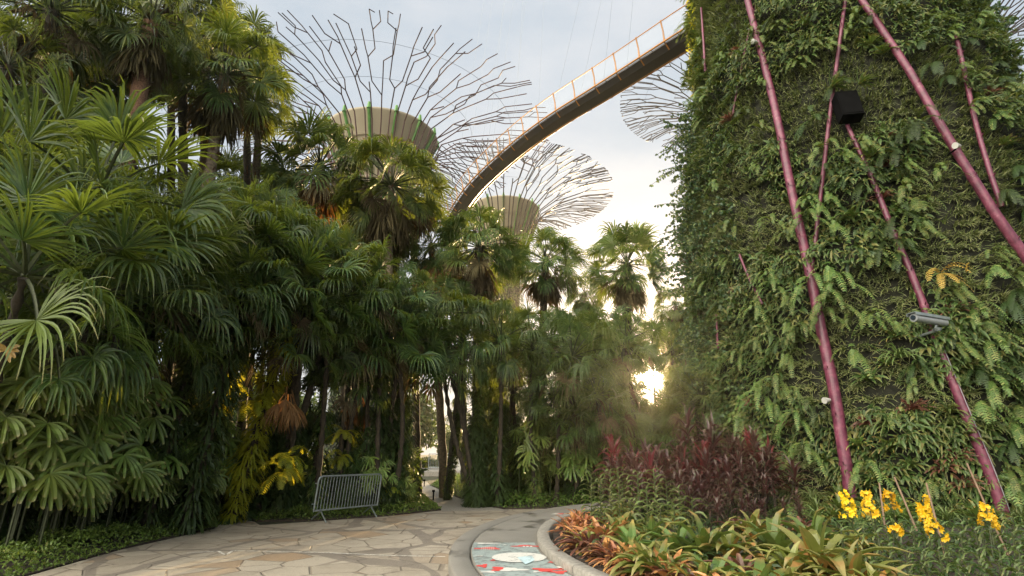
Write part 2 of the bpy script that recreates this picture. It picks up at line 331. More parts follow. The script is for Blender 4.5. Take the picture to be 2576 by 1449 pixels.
def skirt(seed, nf=16, Rl=1.0, mat='dead', nl=16):
    r = np.random.default_rng(seed); mb = MB(); az = np.arange(nf)*GA; e = np.radians(r.uniform(-80, -50, nf))
    d = np.stack([np.cos(az)*np.cos(e), np.sin(az)*np.cos(e), np.sin(e)], 1)
    side = np.stack([-np.sin(az), np.cos(az), 0*az], 1); n = np.cross(d, side)
    b = np.stack([np.cos(az)*.12, np.sin(az)*.12, -.1-.5*r.random(nf)], 1)
    po = strips(mb, b, d, n, .5*Rl, .05, [1, 1], droop=.3, nseg=2, fold=.3)
    hub = po[:, -1, 1]; A = np.radians(np.linspace(-55, 55, nl))[None]+r.normal(0, .12, (nf, nl))
    D = d[:, None]*np.cos(A)[..., None]+side[:, None]*np.sin(A)[..., None]+r.normal(0, .08, (nf, nl, 3))
    strips(mb, np.repeat(hub, nl, 0), D.reshape(-1, 3), np.repeat(n, nl, 0), Rl*r.uniform(.6, 1, nf*nl), .06*Rl, [.4, 1, .7, .1], droop=r.uniform(.8, 2.5, nf*nl), nseg=4, fold=.3)
    return mb.mesh('skirt', [M[mat]])
def lady(seed, nleaf=30, h=(.5, 2.0), spread=.8, seg=10, L=.46, w=.05, bias=None):
    r = np.random.default_rng(seed); mb = MB(); mc = MB()
    az = r.uniform(0, 2*math.pi, nleaf)
    if bias is not None: az = np.where(r.random(nleaf) < .7, bias+r.normal(0, .7, nleaf), az)
    z = r.uniform(h[0], h[1], nleaf); rad = r.uniform(.1, spread*.55, nleaf); ca = r.uniform(0, 6.28, nleaf)
    st = np.stack([np.cos(ca)*rad, np.sin(ca)*rad, z], 1)
    for k in range(0, nleaf, 3):
        tube(mc, [st[k]*[1, 1, 0], st[k]*[1, 1, .5]+[.03, 0, 0], st[k]], .013, 5)
    e = np.radians(r.uniform(10, 60, nleaf)); d = np.stack([np.cos(az)*np.cos(e), np.sin(az)*np.cos(e), np.sin(e)], 1)
    side = np.stack([-np.sin(az), np.cos(az), 0*az], 1); n = np.cross(d, side); n *= np.sign(n[:, 2:3]+1e-6)
    po = strips(mb, st, d, n, r.uniform(.35, .7, nleaf), .014, [1, 1], droop=.7, nseg=5, fold=.3, mat=1)
    hub = po[:, -1, 1]; n2 = nrm(np.stack([np.cos(az), np.sin(az), r.uniform(.2, 1.1, nleaf)], 1)); dn = nrm(np.array([0, 0, -1.])-n2*n2[:, 2:3]*-1); sdd = np.cross(n2, dn)
    ro = r.normal(0, .7, nleaf)[:, None]; hd = nrm(dn*np.cos(ro)+sdd*np.sin(ro)); s2 = np.cross(hd, n2)
    A = np.radians(np.linspace(-105, 105, seg))[None]+r.normal(0, .06, (nleaf, seg))
    D = hd[:, None]*np.cos(A)[..., None]+s2[:, None]*np.sin(A)[..., None]+n2[:, None]*.25
    LL = L*r.uniform(.8, 1.15, (nleaf, 1))*(1-.25*np.abs(A)/1.8)*r.uniform(.9, 1.1, (nleaf, seg))
    strips(mb, np.repeat(hub, seg, 0), D.reshape(-1, 3), np.repeat(n2, seg, 0), LL.ravel(), (w*r.uniform(.7, 1.25, (nleaf, seg))).ravel(), [.15, .7, 1, 1.05, 1, .75], droop=(.9*r.uniform(.3, 1.7, (nleaf, seg))).ravel(), nseg=6, fold=.2, ds=.1)
    return mb.mesh('lady_leaves', [M['lady'], M['cane']]), mc.mesh('canes', [M['cane']])
def fern(seed, nf=9, L=.7, wall=True, mat='fern', npin=22, pw=.16, spread=1.2):
    npin = max(12, int(L/(.066 if wall else .06))); pw = .105*.7/L if wall else pw*.7
    r = np.random.default_rng(seed); mb = MB()
    if wall: az = math.pi/2+r.uniform(-spread, spread, nf); e = np.radians(r.uniform(-10, 60, nf))
    else: az = np.arange(nf)*GA; e = np.radians(r.uniform(20, 75, nf))
    d = np.stack([np.cos(az)*np.cos(e), np.sin(az)*np.cos(e), np.sin(e)], 1); side = np.stack([-np.sin(az), np.cos(az), 0*az], 1)
    n = np.cross(d, side); n *= np.sign(n[:, 2:3]+1e-6); LL = L*r.uniform(.65, 1.15, nf)
    po = strips(mb, np.zeros((nf, 3)), d, n, LL, .012, [1, .5], droop=r.uniform(1.3, 2.6, nf), nseg=8, pw=1.1)
    c = po.mean(2); t = np.linspace(.10, .99, npin)*8; i0 = np.clip(t.astype(int), 0, 7); f = (t-i0)[None, :, None]
    pb = c[:, i0]*(1-f)+c[:, i0+1]*f; dd = nrm(c[:, i0+1]-c[:, i0]); sd = nrm(po[:, i0, 1]-po[:, i0, 0])
    ln = (np.sin(np.clip(np.linspace(.08, 1, npin), 0, 1)*math.pi*.92)**.6)[None]*(pw*LL/.7)[:, None]
    nn = np.cross(sd, dd)
    for s in (-1, 1):
        D = sd*s+dd*.35+r.normal(0, .05, sd.shape)
        strips(mb, pb.reshape(-1, 3), D.reshape(-1, 3), nn.reshape(-1, 3), ln.ravel(), .03*np.ones(pb.size//3), [1, .9, .15], droop=.45, nseg=2)
    return mb.mesh('fern', [M[mat]])
def rosette(seed, n=24, L=.5, w=.06, el=(80, 5), droop=1.2, mat='brom_green', wall=False, fold=.25, prof=(.7, 1, .95, .75, .15), nseg=6):
    r = np.random.default_rng(seed); mb = MB(); i = np.arange(n); az = i*GA+r.normal(0, .15, n)
    e = np.radians(el[0]+(el[1]-el[0])*(i/n)**.8+r.normal(0, 5, n)); d = np.stack([np.cos(az)*np.cos(e), np.sin(az)*np.cos(e), np.sin(e)], 1)
    if wall: d = nrm(d*[1, .7, 1]+[0, .7, .1])
    side = np.stack([-np.sin(az), np.cos(az), 0*az], 1); nn = -np.cross(side, d)*-1; nn = np.cross(d, side); nn *= np.sign(nn[:, 2:3]+1e-6)
    strips(mb, d*[.03, .03, .01], d, nn, L*r.uniform(.75, 1.1, n)*(.65+.35*(i/n)**.5), w*r.uniform(.8, 1.15, n), prof, droop=droop*r.uniform(.5, 1.3, n), nseg=nseg, fold=fold, ds=.15)
    return mb.mesh('rosette', [M[mat]])
def vanda(seed, h=.9, mat='vanda', L=.31, sp=.052, w=.036, dr=1.0):
    r = np.random.default_rng(seed); mb = MB(); st = MB(); n = int(h/sp); i = np.arange(n); z = .05+i/n*h
    s = np.where(i % 2 == 0, 1, -1); a = r.normal(0, .22, n)
    d = np.stack([np.cos(a)*s, np.sin(a), np.full(n, 1.0+.3*(i/n))], 1)
    b = np.stack([.03*np.sin(z*2), 0*z, z], 1); nn = np.stack([-s*1.0, 0*z, np.ones(n)*.6], 1)
    strips(mb, b, d, nn, L*r.uniform(.8, 1.1, n)*np.where(i > n*.85, .7, 1), w, [1, 1, .9, .4], droop=dr*r.uniform(1.6, 2.6, n), nseg=6, fold=.3, pw=1.1)
    tube(st, [[.03*math.sin(q*2), 0, q] for q in np.linspace(0, h, 5)], .01, 5)
    return mb.mesh('orchid_leaves', [M[mat]]), st.mesh('orchid_stem', [M['cane']])
def cordyline(seed, mat='cordy', stems=4, h=.9):
    r = np.random.default_rng(seed); mb = MB(); st = MB()
    for k in range(stems):
        a = r.uniform(0, 6.28); rr = r.uniform(.0, .28); hh = h*r.uniform(.55, 1.1); top = np.array([math.cos(a)*rr*1.6, math.sin(a)*rr*1.6, hh])
        tube(st, [[math.cos(a)*rr*.5, math.sin(a)*rr*.5, 0], top*[.8, .8, .5], top], .013, 5)
        n = 26; i = np.arange(n); az = i*GA; e = np.radians(82-75*(i/n)+r.normal(0, 6, n)); d = np.stack([np.cos(az)*np.cos(e), np.sin(az)*np.cos(e), np.sin(e)], 1)
        side = np.stack([-np.sin(az), np.cos(az), 0*az], 1); nn = np.cross(d, side); nn *= np.sign(nn[:, 2:3]+1e-6)
        b = top[None]+np.stack([0*az, 0*az, -.30*i/n], 1)
        strips(mb, b, d, nn, .36*r.uniform(.75, 1.15, n), .052, [.35, .9, 1, .7, .1], droop=r.uniform(.4, 1.5, n), nseg=5, fold=.2, ds=.2)
    return mb.mesh('cordyline_leaves', [M[mat]]), st.mesh('cordyline_stems', [M['bark_dark']])
def shrub(seed, n=2600, rad=(1, 1, 1), leaf=.14, mat='tree', clumps=28, w=.5):
    r = np.random.default_rng(seed); mb = MB()
    u = nrm(r.normal(0, 1, (clumps, 3))); cc = u*(r.random((clumps, 1))**.4)*np.array(rad)*.8
    k = r.integers(0, clumps, n); q = nrm(r.normal(0, 1, (n, 3))); p = cc[k]+q*(r.random((n, 1))**.35)*np.array(rad)*.34
    d = nrm(q+r.normal(0, .5, (n, 3))+[0, 0, -.1])
    strips(mb, p, d, q+r.normal(0, .5, (n, 3)), leaf*r.uniform(.6, 1.3, n), leaf*w, [.2, 1, .85, .1], droop=.5, nseg=3)
    return mb.mesh('shrub', [M[mat]])
# ------------------------------------------------------------------ ground, plaza, paths
mb = MB(); S = 600; g = np.linspace(-1, 1, 41); g = np.sign(g)*np.abs(g)**2.2*S
X, Y_ = np.meshgrid(g, g, indexing='ij'); V = np.stack([X, Y_, 0*X-.02], -1); i = np.arange(40)[:, None]*41; j = np.arange(40)[None]
mb.add(V, np.stack([i+j, i+j+41, i+j+42, i+j+1], -1)); struct('ground', mb.mesh('ground', [M['forest']]))
edge = [(-9, -6), tuple(G(-200, 1520)[:2]), tuple(G(60, 1452)[:2]), tuple(G(300, 1384)[:2]), tuple(G(540, 1330)[:2]), tuple(G(560, 1322)[:2]), tuple(G(640, 1322)[:2]), tuple(G(800, 1311)[:2]), tuple(G(960, 1300)[:2]), tuple(G(1112, 1284)[:2]),
        tuple(G(1270, 1281)[:2]), tuple(G(1480, 1278)[:2]), (4.4, 17.2), (5, 12), (5, -6)]
mb = MB(); poly(mb, edge, -.2, 0.0); struct('plaza_paving', mb.mesh('plaza', [M['paving']]))
mb = MB(); poly(mb, [G(1112, 1286)[:2], G(1280, 1284)[:2], G(1215, 1272)[:2], G(1150, 1252)[:2], G(1110, 1234)[:2], G(1082, 1222)[:2], G(1075, 1212)[:2], G(1018, 1212)[:2], G(1040, 1224)[:2], G(1058, 1236)[:2], G(1078, 1252)[:2], G(1100, 1268)[:2]], -.2, .004)
struct('garden_path', mb.mesh('path', [M['kerb']]))
mb = MB(); poly(mb, [G(545, 1332)[:2], G(660, 1324)[:2], G(640, 1312)[:2], G(560, 1296)[:2], G(500, 1284)[:2], G(455, 1284)[:2], G(510, 1303)[:2]], -.2, -.004)
struct('side_path', mb.mesh('path2', [M['paving']]))
# far terrace beyond the trees
c = G(1075, 1197); mb = MB(); poly(mb, [(c[0]-5.5, c[1]-1.5), (c[0]+3.2, c[1]-.8), (c[0]+14, c[1]+9), (c[0]-9, c[1]+16)], 0, .32); struct('far_terrace', mb.mesh('terrace', [M['kerb']]))
# raised curved platform round the bed
CB = (9.42, 9.5)
def ring(mb, r0, r1, z0, z1, a0, a1, n=90, mat=0, bev=.02):
    lathe(mb, [(r1, z0), (r1, z1-bev), (r1-bev*.3, z1-bev*.3), (r1-bev, z1), (r0+bev, z1), (r0, z1-bev), (r0, z0)], CB, n, mat, R(a0), R(a1))
mb = MB(); ring(mb, 10.05, 10.35, -.1, .15, 118, 245, bev=.03); ring(mb, 8.9, 10.038, -.1, .146, 118, 245)
struct('curved_platform', mb.mesh('platform', [M['concrete']], True))
mb = MB(); a0 = 118
while a0 < 245:
    ring(mb, 8.82, 9.02, 0, .25, a0, a0+6.92, n=8, bev=.025); a0 += 7
struct('bed_kerb', mb.mesh('bed_kerb', [M['kerb']], True))
# bed soil: hull of bed circle and tower circle
TC = np.array([10.98, 16.72])
pts = [(CB[0]+8.76*math.cos(R(a)), CB[1]+8.76*math.sin(R(a))) for a in range(0, 360, 4)]+[(TC[0]+8*math.cos(R(a)), TC[1]+8*math.sin(R(a))) for a in range(0, 360, 8)]
def hull(ps):
    ps = sorted(ps); lo = []; hi = []
    cr = lambda o, a, b: (a[0]-o[0])*(b[1]-o[1])-(a[1]-o[1])*(b[0]-o[0])
    for p in ps:
        while len(lo) > 1 and cr(lo[-2], lo[-1], p) <= 0: lo.pop()
        lo.append(p)
    for p in reversed(ps):
        while len(hi) > 1 and cr(hi[-2], hi[-1], p) <= 0: hi.pop()
        hi.append(p)
    return lo[:-1]+hi[:-1]
mb = MB(); poly(mb, hull(pts), -.1, .22); struct('planting_bed_soil', mb.mesh('soil', [M['soil']]))
# mural on the platform
def sector(mb, r0, r1, a0, a1, z, mat, n=20):
    lathe(mb, [(r1, z), (r0, z)], CB, n, mat, R(a0), R(a1))
def blob(mb, c, rx, ry, z, mat, seed=0, n=22, rot=0, wob=.25):
    r = np.random.default_rng(seed); a = np.linspace(0, 2*math.pi, n, endpoint=False); q = 1+wob*np.sin(a*3+r.random()*6)*r.uniform(.4, 1, n)
    x = np.cos(a)*rx*q; y = np.sin(a)*ry*q; V = np.stack([c[0]+x*math.cos(rot)-y*math.sin(rot), c[1]+x*math.sin(rot)+y*math.cos(rot), np.full(n, z)], 1)
    V = np.concatenate([V, [[c[0], c[1], z]]]); mb.add(V, [[n, k, (k+1) % n, (k+2) % n] for k in range(0, n, 2)], mat)
mural = link('painted_mural'); mural['label'] = 'worn teal, red and white mural painted on the curved platform floor'; mural['category'] = 'floor mural'
def mpart(nm, fn, mat): 
    mb = MB(); fn(mb); link(nm, mb.mesh(nm, [mat]), mural)
mpart('mural_ground', lambda mb: sector(mb, 9.06, 10.02, 179.4, 203, .1505, 0), M['teal'])
mpart('painted_disc', lambda mb: (blob(mb, G(1306, 1403, .15), .37, .37, .1585, 0, wob=0, n=32)), M['mwhite'])
mpart('painted_wedge', lambda mb: mb.add([G(1322, 1420, .16)+[0, 0, .002], G(1300, 1402, .16)+[0, 0, .002], G(1338, 1398, .16)+[0, 0, .002], G(1345, 1410, .16)+[0, 0, .002]], [[0, 1, 2, 3]]), M['pale'])
def reds(mb):
    for k, (u, v, a, b_) in enumerate([(1228, 1380, .17, .09), (1322, 1374, .2, .07), (1262, 1432, .14, .11), (1375, 1434, .16, .1), (1405, 1440, .1, .08), (1215, 1424, .06, .1), (1240, 1410, .03, .05), (1385, 1415, .03, .04), (1365, 1380, .05, .03)]): blob(mb, G(u, v, .15), a, b_, .1545, 0, seed=k, wob=.5, n=26)
mpart('red_pattern', reds, M['red'])
def whites(mb):
    for k, (u, v, a, b_) in enumerate([(1225, 1368, .18, .06), (1205, 1400, .06, .03), (1290, 1434, .16, .1), (1230, 1440, .08, .05), (1350, 1440, .05, .04), (1410, 1428, .05, .04), (1270, 1372, .03, .03)]): blob(mb, G(u, v, .15), a, b_, .1565, 0, seed=k+20, wob=.45, n=26)
    for k in range(3): box(mb, G(1318+k*9, 1376, .15)+[0, 0, .0075], (.035, .1, .001))
    for r_ in range(3):
        for k in range(7): box(mb, G(1212+k*5, 1378+r_*3, .15)+[0, 0, .0075], (.018, .03, .001))
mpart('white_pattern', whites, M['mwhite'])
mb = MB(); sector(mb, 9.2, 9.6, 151, 152.6, .151, 0, 6); blob(mb, (CB[0]+9.4*math.cos(R(151.8)), CB[1]+9.4*math.sin(R(151.8))), .08, .1, .156, 1, 4)
thing('painted_patch', mb.mesh('patch', [M['mwhite'], M['red']]), label='small pale and red painted patch at the far end of the platform', cat='floor mural', anchor=(1.8, 13.5, .15))
# thin crooked white line on the paving
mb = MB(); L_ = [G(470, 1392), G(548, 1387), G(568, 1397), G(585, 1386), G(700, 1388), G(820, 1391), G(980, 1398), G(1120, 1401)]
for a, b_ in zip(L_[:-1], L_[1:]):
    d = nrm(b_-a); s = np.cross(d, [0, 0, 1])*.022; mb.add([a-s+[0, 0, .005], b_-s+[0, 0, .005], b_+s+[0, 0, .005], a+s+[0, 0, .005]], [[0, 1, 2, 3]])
thing('white_line', mb.mesh('white_stripe', [M['white_stripe']]), label='thin crooked white line across the stone paving', cat='marking', anchor=L_[3])
# ------------------------------------------------------------------ ground cover beds
def inside(p, pl):
    c = False; n = len(pl); x, y = p
    for i in range(n):
        x1, y1 = pl[i][:2]; x2, y2 = pl[(i+1) % n][:2]
        if (y1 > y) != (y2 > y) and x < (x2-x1)*(y-y1)/(y2-y1)+x1: c = not c
    return c
def cover(name, pl, n, h=.28, leaf=.055, label=''):
    xs = [p[0] for p in pl]; ys = [p[1] for p in pl]; pts = []
    ctr = np.array([np.mean(xs), np.mean(ys)])
    while len(pts) < n:
        x = random.uniform(min(xs), max(xs)); y = random.uniform(min(ys), max(ys))
        if inside((x, y), pl): pts.append((x, y))
    p = np.array(pts); z = np.array([h*(.55+.9*abs(noise.noise(Vector((a*1.1, b_*1.1, 3))))+.35*noise.noise(Vector((a*5, b_*5, 1)))) for a, b_ in pts])*rng.uniform(.25, 1.05, n)**.5
    # lower towards the edge of the bed
    dist = np.full(n, 9.0)
    for i in range(len(pl)):
        a = np.array(pl[i][:2]); b_ = np.array(pl[(i+1) % len(pl)][:2]); ab = b_-a; t = np.clip(((p-a)@ab)/(ab@ab), 0, 1); dist = np.minimum(dist, np.linalg.norm(p-(a+t[:, None]*ab), axis=1))
    z *= np.clip(dist/.35, .15, 1)
    B = np.column_stack([p, z]); d = rng.normal(0, 1, (n, 3))+[0, -.1, .5]
    mb = MB(); strips(mb, B, d, rng.normal(0, .6, (n, 3))+[0, 0, 1], leaf*rng.uniform(.6, 1.5, n), leaf*.55, [.2, 1, .8, .1], droop=.5, nseg=2)
    poly(mb, pl, -.05, .05*h, 1)
    return struct(name, mb.mesh(name, [M['cover'], M['soil']]), 'stuff', label)
left_bed = [G(-300, 1530), G(60, 1450), G(300, 1382), G(540, 1328), G(556, 1318), G(500, 1294), G(430, 1286), G(200, 1300), G(-150, 1370), G(-500, 1480)]
mid_bed = [G(505, 1282), G(570, 1296), G(650, 1311), G(800, 1309), G(960, 1298), G(1110, 1282), G(1090, 1266), G(1060, 1250), G(900, 1254), G(620, 1256)]
right_bed = [G(1275, 1280), G(1210, 1270), G(1150, 1250), G(1108, 1232), G(1085, 1220), G(1130, 1205), G(1300, 1214), G(1480, 1240), G(1520, 1276)]
cover('ground_cover', left_bed, 34000, .34, .05, 'clipped bright green ground cover along the left edge of the plaza')
cover('ground_cover', mid_bed, 26000, .34, .06, 'low green ground cover behind the crowd barrier')
cover('ground_cover', right_bed, 26000, .40, .08, 'low green ground cover right of the curving path')
# ------------------------------------------------------------------ palms
# the low sun finds its way between the crowns along these lines
SUN = nrm(ray(1640, 955)); LANES = [(np.array([0, 0, CAMZ]), .95)]+[(P(*q), .75) for q in [(560, 960, 12.8), (640, 1010, 13.4), (725, 1010, 13.2), (720, 1180, 13.5), (865, 1100, 15), (905, 1000, 16), (620, 930, 14.5), (860, 1150, 15)]]
def in_lane(c, k=1.15):
    for o_, r__ in LANES:
        t = float(np.dot(c-o_, SUN)); 
        if t > .6 and np.linalg.norm(c-o_-SUN*t) < r__*k*(1.25 if o_[1] < 1 else 1): return True
    return False
CR = [fan_crown(11, nf=54, droop=2.6, ds=.35, split=.42, Rl=.88, pet=1.2, nl=36), fan_crown(12, nf=50, droop=3.2, el=(72, -60), pet=1.15, Rl=.85, nl=34, ds=.3, split=.38), fan_crown(13, nf=40, droop=1.6, el=(82, -40), Rl=.95, pet=1.15, nl=36)]
SK = [skirt(21), skirt(22, nf=22, Rl=1.15, mat='dead_grey')]
def trunk_mesh(base, top, r0, r1, mat, bend=0.0, seed=0, boots=True):
    mb = MB(); n = 26; t = np.linspace(0, 1, n)[:, None]; b = np.zeros(3); tp = np.asarray(top)-np.asarray(base)
    p = b+(tp-b)*t; p[:, 0] += bend*np.sin(t[:, 0]*math.pi); rr = r0+(r1-r0)*t[:, 0]+.02*np.sin(t[:, 0]*90)+np.clip(.06-t[:, 0]*.6, 0, 1); tube(mb, p, rr, 9)
    r = np.random.default_rng(seed)
    if boots:
        m = 90; k = r.uniform(.55, .99, m); a = r.uniform(0, 6.28, m); q = b+(tp-b)*k[:, None]; q[:, 0] += bend*np.sin(k*math.pi)
        d = np.stack([np.cos(a), np.sin(a), 0*a+.9], 1); strips(mb, q+d*[r1*.8, r1*.8, 0], d, np.stack([np.cos(a), np.sin(a), -1+0*a], 1), .2, .07, [1, .8, .3], nseg=2, mat=1)
    return mb.mesh('trunk', [M[mat], M['fibre']], True)
def palm(u, v, Y, s, label, var=0, base_u=None, skirt_i=None, mat='bark', r=.13, rz=None, group='tall fan palms', bend=0, tilt=(0, 0), dY=0, fern_mesh=None, sl=1.0):
    top = P(u, v, Y); bx = top[0] if base_u is None else P(base_u, 1230, Y)[0]; base = np.array([bx, Y+dY, 0.])
    o = link('fan_palm'); o.location = base; o['label'] = label; o['category'] = 'palm tree'; o['group'] = group
    link('trunk', trunk_mesh(base, top, r*1.25, r, mat, bend, int(u)), o)
    c = link('crown', CR[var % len(CR)], o); c.location = top-base; c.rotation_euler = (tilt[0], tilt[1], u*.7 if rz is None else rz); c.scale = (s, s, s)
    if skirt_i is not None:
        k = link('dead_fronds', SK[skirt_i], o); k.location = top-base+np.array([0, 0, -.1*s]); k.scale = (s*sl,)*3; k.rotation_euler = (0, 0, u*.3)
    if fern_mesh is not None: link('clinging_ferns', fern_mesh, o)
    REG.append((o, tuple(top))); return o
EXEC_PALMS = True
palm(565, 190, 16, 1.2, 'tall leaning fan palm with a heavy crown, left of the wire canopy', 0, base_u=330, skirt_i=1, bend=.3, r=.16)
palm(520, 60, 18, 1.0, 'fan palm crown reaching the top edge above the leaning palm', 1, base_u=500)
palm(655, 255, 18.5, .8, 'fan palm whose drooping crown fringes the left tips of the canopy', 1, base_u=600)
palm(380, 60, 13.5, 1.0, 'very tall fan palm with a red-brown fibrous trunk at upper left', 1, base_u=120, skirt_i=1, mat='fibre', r=.2, bend=.2)
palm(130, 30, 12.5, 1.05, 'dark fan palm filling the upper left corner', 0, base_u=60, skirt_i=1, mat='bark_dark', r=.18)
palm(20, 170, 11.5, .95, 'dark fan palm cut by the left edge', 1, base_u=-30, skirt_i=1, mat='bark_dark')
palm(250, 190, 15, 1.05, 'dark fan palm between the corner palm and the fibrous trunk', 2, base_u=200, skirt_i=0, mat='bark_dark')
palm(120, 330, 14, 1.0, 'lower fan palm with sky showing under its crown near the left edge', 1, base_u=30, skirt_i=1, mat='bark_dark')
palm(805, 425, 19, 1.15, 'open fan palm with slender trunk left of the cream bowl', 2, base_u=690, skirt_i=0, r=.12)
palm(985, 470, 19, 1.25, 'dense fan palm in front of the cream bowl', 0, base_u=960, skirt_i=1)
palm(940, 600, 20, .9, 'shaggy fan palm under the dense palm at the bowl', 1, base_u=900, skirt_i=1)
palm(1085, 620, 21, .85, 'fan palm with pale hanging dead fronds at the low end of the walkway', 1, base_u=1120, skirt_i=0, sl=1.5)
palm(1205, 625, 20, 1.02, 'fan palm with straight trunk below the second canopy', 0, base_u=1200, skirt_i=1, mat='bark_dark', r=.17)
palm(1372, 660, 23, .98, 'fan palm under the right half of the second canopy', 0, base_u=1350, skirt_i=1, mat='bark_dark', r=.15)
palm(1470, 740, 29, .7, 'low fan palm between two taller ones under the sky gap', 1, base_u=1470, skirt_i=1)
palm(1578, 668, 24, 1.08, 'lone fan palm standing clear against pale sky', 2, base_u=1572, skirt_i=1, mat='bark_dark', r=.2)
palm(1700, 770, 33, .85, 'far fan palm half hidden by the planted tower', 1, base_u=1690, skirt_i=1)
palm(730, 560, 22, .9, 'fan palm behind the slender trunk left of centre', 0, base_u=730, skirt_i=1)
palm(870, 700, 22, .9, 'fan palm in the shade below the open palm', 1, base_u=880, skirt_i=1)
# understorey: broad-leaved fan palms with long drooping fingers
UG = 'broad-leaved understorey palms'
def clad(seed, h, rad=.28, n=900, mat='fern_dark', bend=0.0, lean=0.0):
    r = np.random.default_rng(seed); mb = MB(); z = r.uniform(.1, h, n); a = r.uniform(0, 6.28, n); rr = rad*(.6+.5*np.array([noise.noise(Vector((0, seed, q*1.2)))+.5 for q in z]))
    b = np.stack([np.cos(a)*rr*.4+lean*z/h+bend*np.sin(z/h*math.pi), np.sin(a)*rr*.4, z], 1); d = np.stack([np.cos(a), np.sin(a), r.uniform(-.4, .6, n)], 1)
    strips(mb, b, d, np.stack([0*a, 0*a, 1+0*a], 1), rr*1.6, .045, [.4, 1, .9, .1], droop=1.6, nseg=4)
    b2 = b+nrm(d)*(rr*r.uniform(.3, 1.2, n))[:, None]-np.stack([0*a, 0*a, rr*.5], 1)
    strips(mb, b2, r.normal(0, 1, (n, 3))+[0, 0, -.5], r.normal(0, 1, (n, 3)), .13, .03, [.5, 1, .1], droop=.5, nseg=2)
    return mb.mesh('clinging_ferns', [M[mat]])
UCL = [clad(901, 3.2, .30, 900), clad(902, 2.4, .34, 800), clad(903, 3.8, .22, 800, 'fern')]
UC = [fan_crown(31, nf=30, el=(78, -30), pet=1.5, Rl=1.0, nl=28, span=130, droop=2.4, ds=.34, split=.3, mats='palm_big', nseg=8, wid=1.1, fold=.22),
      fan_crown(32, nf=28, el=(70, -35), pet=1.5, Rl=1.05, nl=25, span=130, droop=3.4, ds=.28, split=.3, mats='palm_big', nseg=7, wid=1.05, fold=.22),
      fan_crown(34, nf=17, el=(80, -25), pet=1.1, Rl=1.25, nl=32, span=125, droop=2.0, ds=.4, split=.3, mats='palm_big', nseg=8, wid=1.0, fold=.3, old=0),
      fan_crown(33, nf=18, el=(80, -10), pet=1.3, Rl=1.3, nl=34, span=100, droop=.8, ds=.5, split=.5, mats='palm_big', nseg=6, wid=1.0, fold=.22)]
EDG = sorted((proj(p_+(0,))[0], p_[1]) for p_ in [tuple(G(*q)[:2]) for q in ((60, 1452), (300, 1384), (540, 1330), (800, 1311), (960, 1300), (1112, 1284), (1480, 1278))])
def edgeY(u): return np.interp(u, [e[0] for e in EDG], [e[1] for e in EDG])
UC[2], UC[3] = UC[3], UC[2]
def under(u, v, Y, s, label, var=0, h0=0, rz=None, tilt=(0, 0), r=.055):
    Ym = edgeY(u)+1.0; Yt = max(Y, Ym-1.2); s = s*Yt/Y*(.78 if Y > 9.6 else 1.0); Yb = max(Yt, Ym); Y = Yt; ub = 990 if 1005 < u < 1075 else 1205 if 1075 <= u < 1195 else u
    top = P(u, v, Y); base = np.array([P(ub, v, Yb)[0]+random.uniform(-.2, .2), Yb+random.uniform(0, .3), 0.]); o = link('understorey_palm'); o.location = base
    o['label'] = label; o['category'] = 'palm tree'; o['group'] = UG
    link('trunk', trunk_mesh(base, top, r*1.3, r, 'bark_dark', random.uniform(-.2, .2), int(u), boots=False), o)
    if random.random() < .7 and not 1000 < ub < 1200: cl_ = link('clinging_ferns', UCL[int(u) % 3], o); cl_.rotation_euler = (0, 0, u); cl_.scale = (1, 1, min(1, top[2]/5))
    c = link('crown', UC[var], o); c.location = top-base; c.rotation_euler = (tilt[0], tilt[1], (u*.37+v*.11) if rz is None else rz); c.scale = (s,)*3
    REG.append((o, tuple(top)))
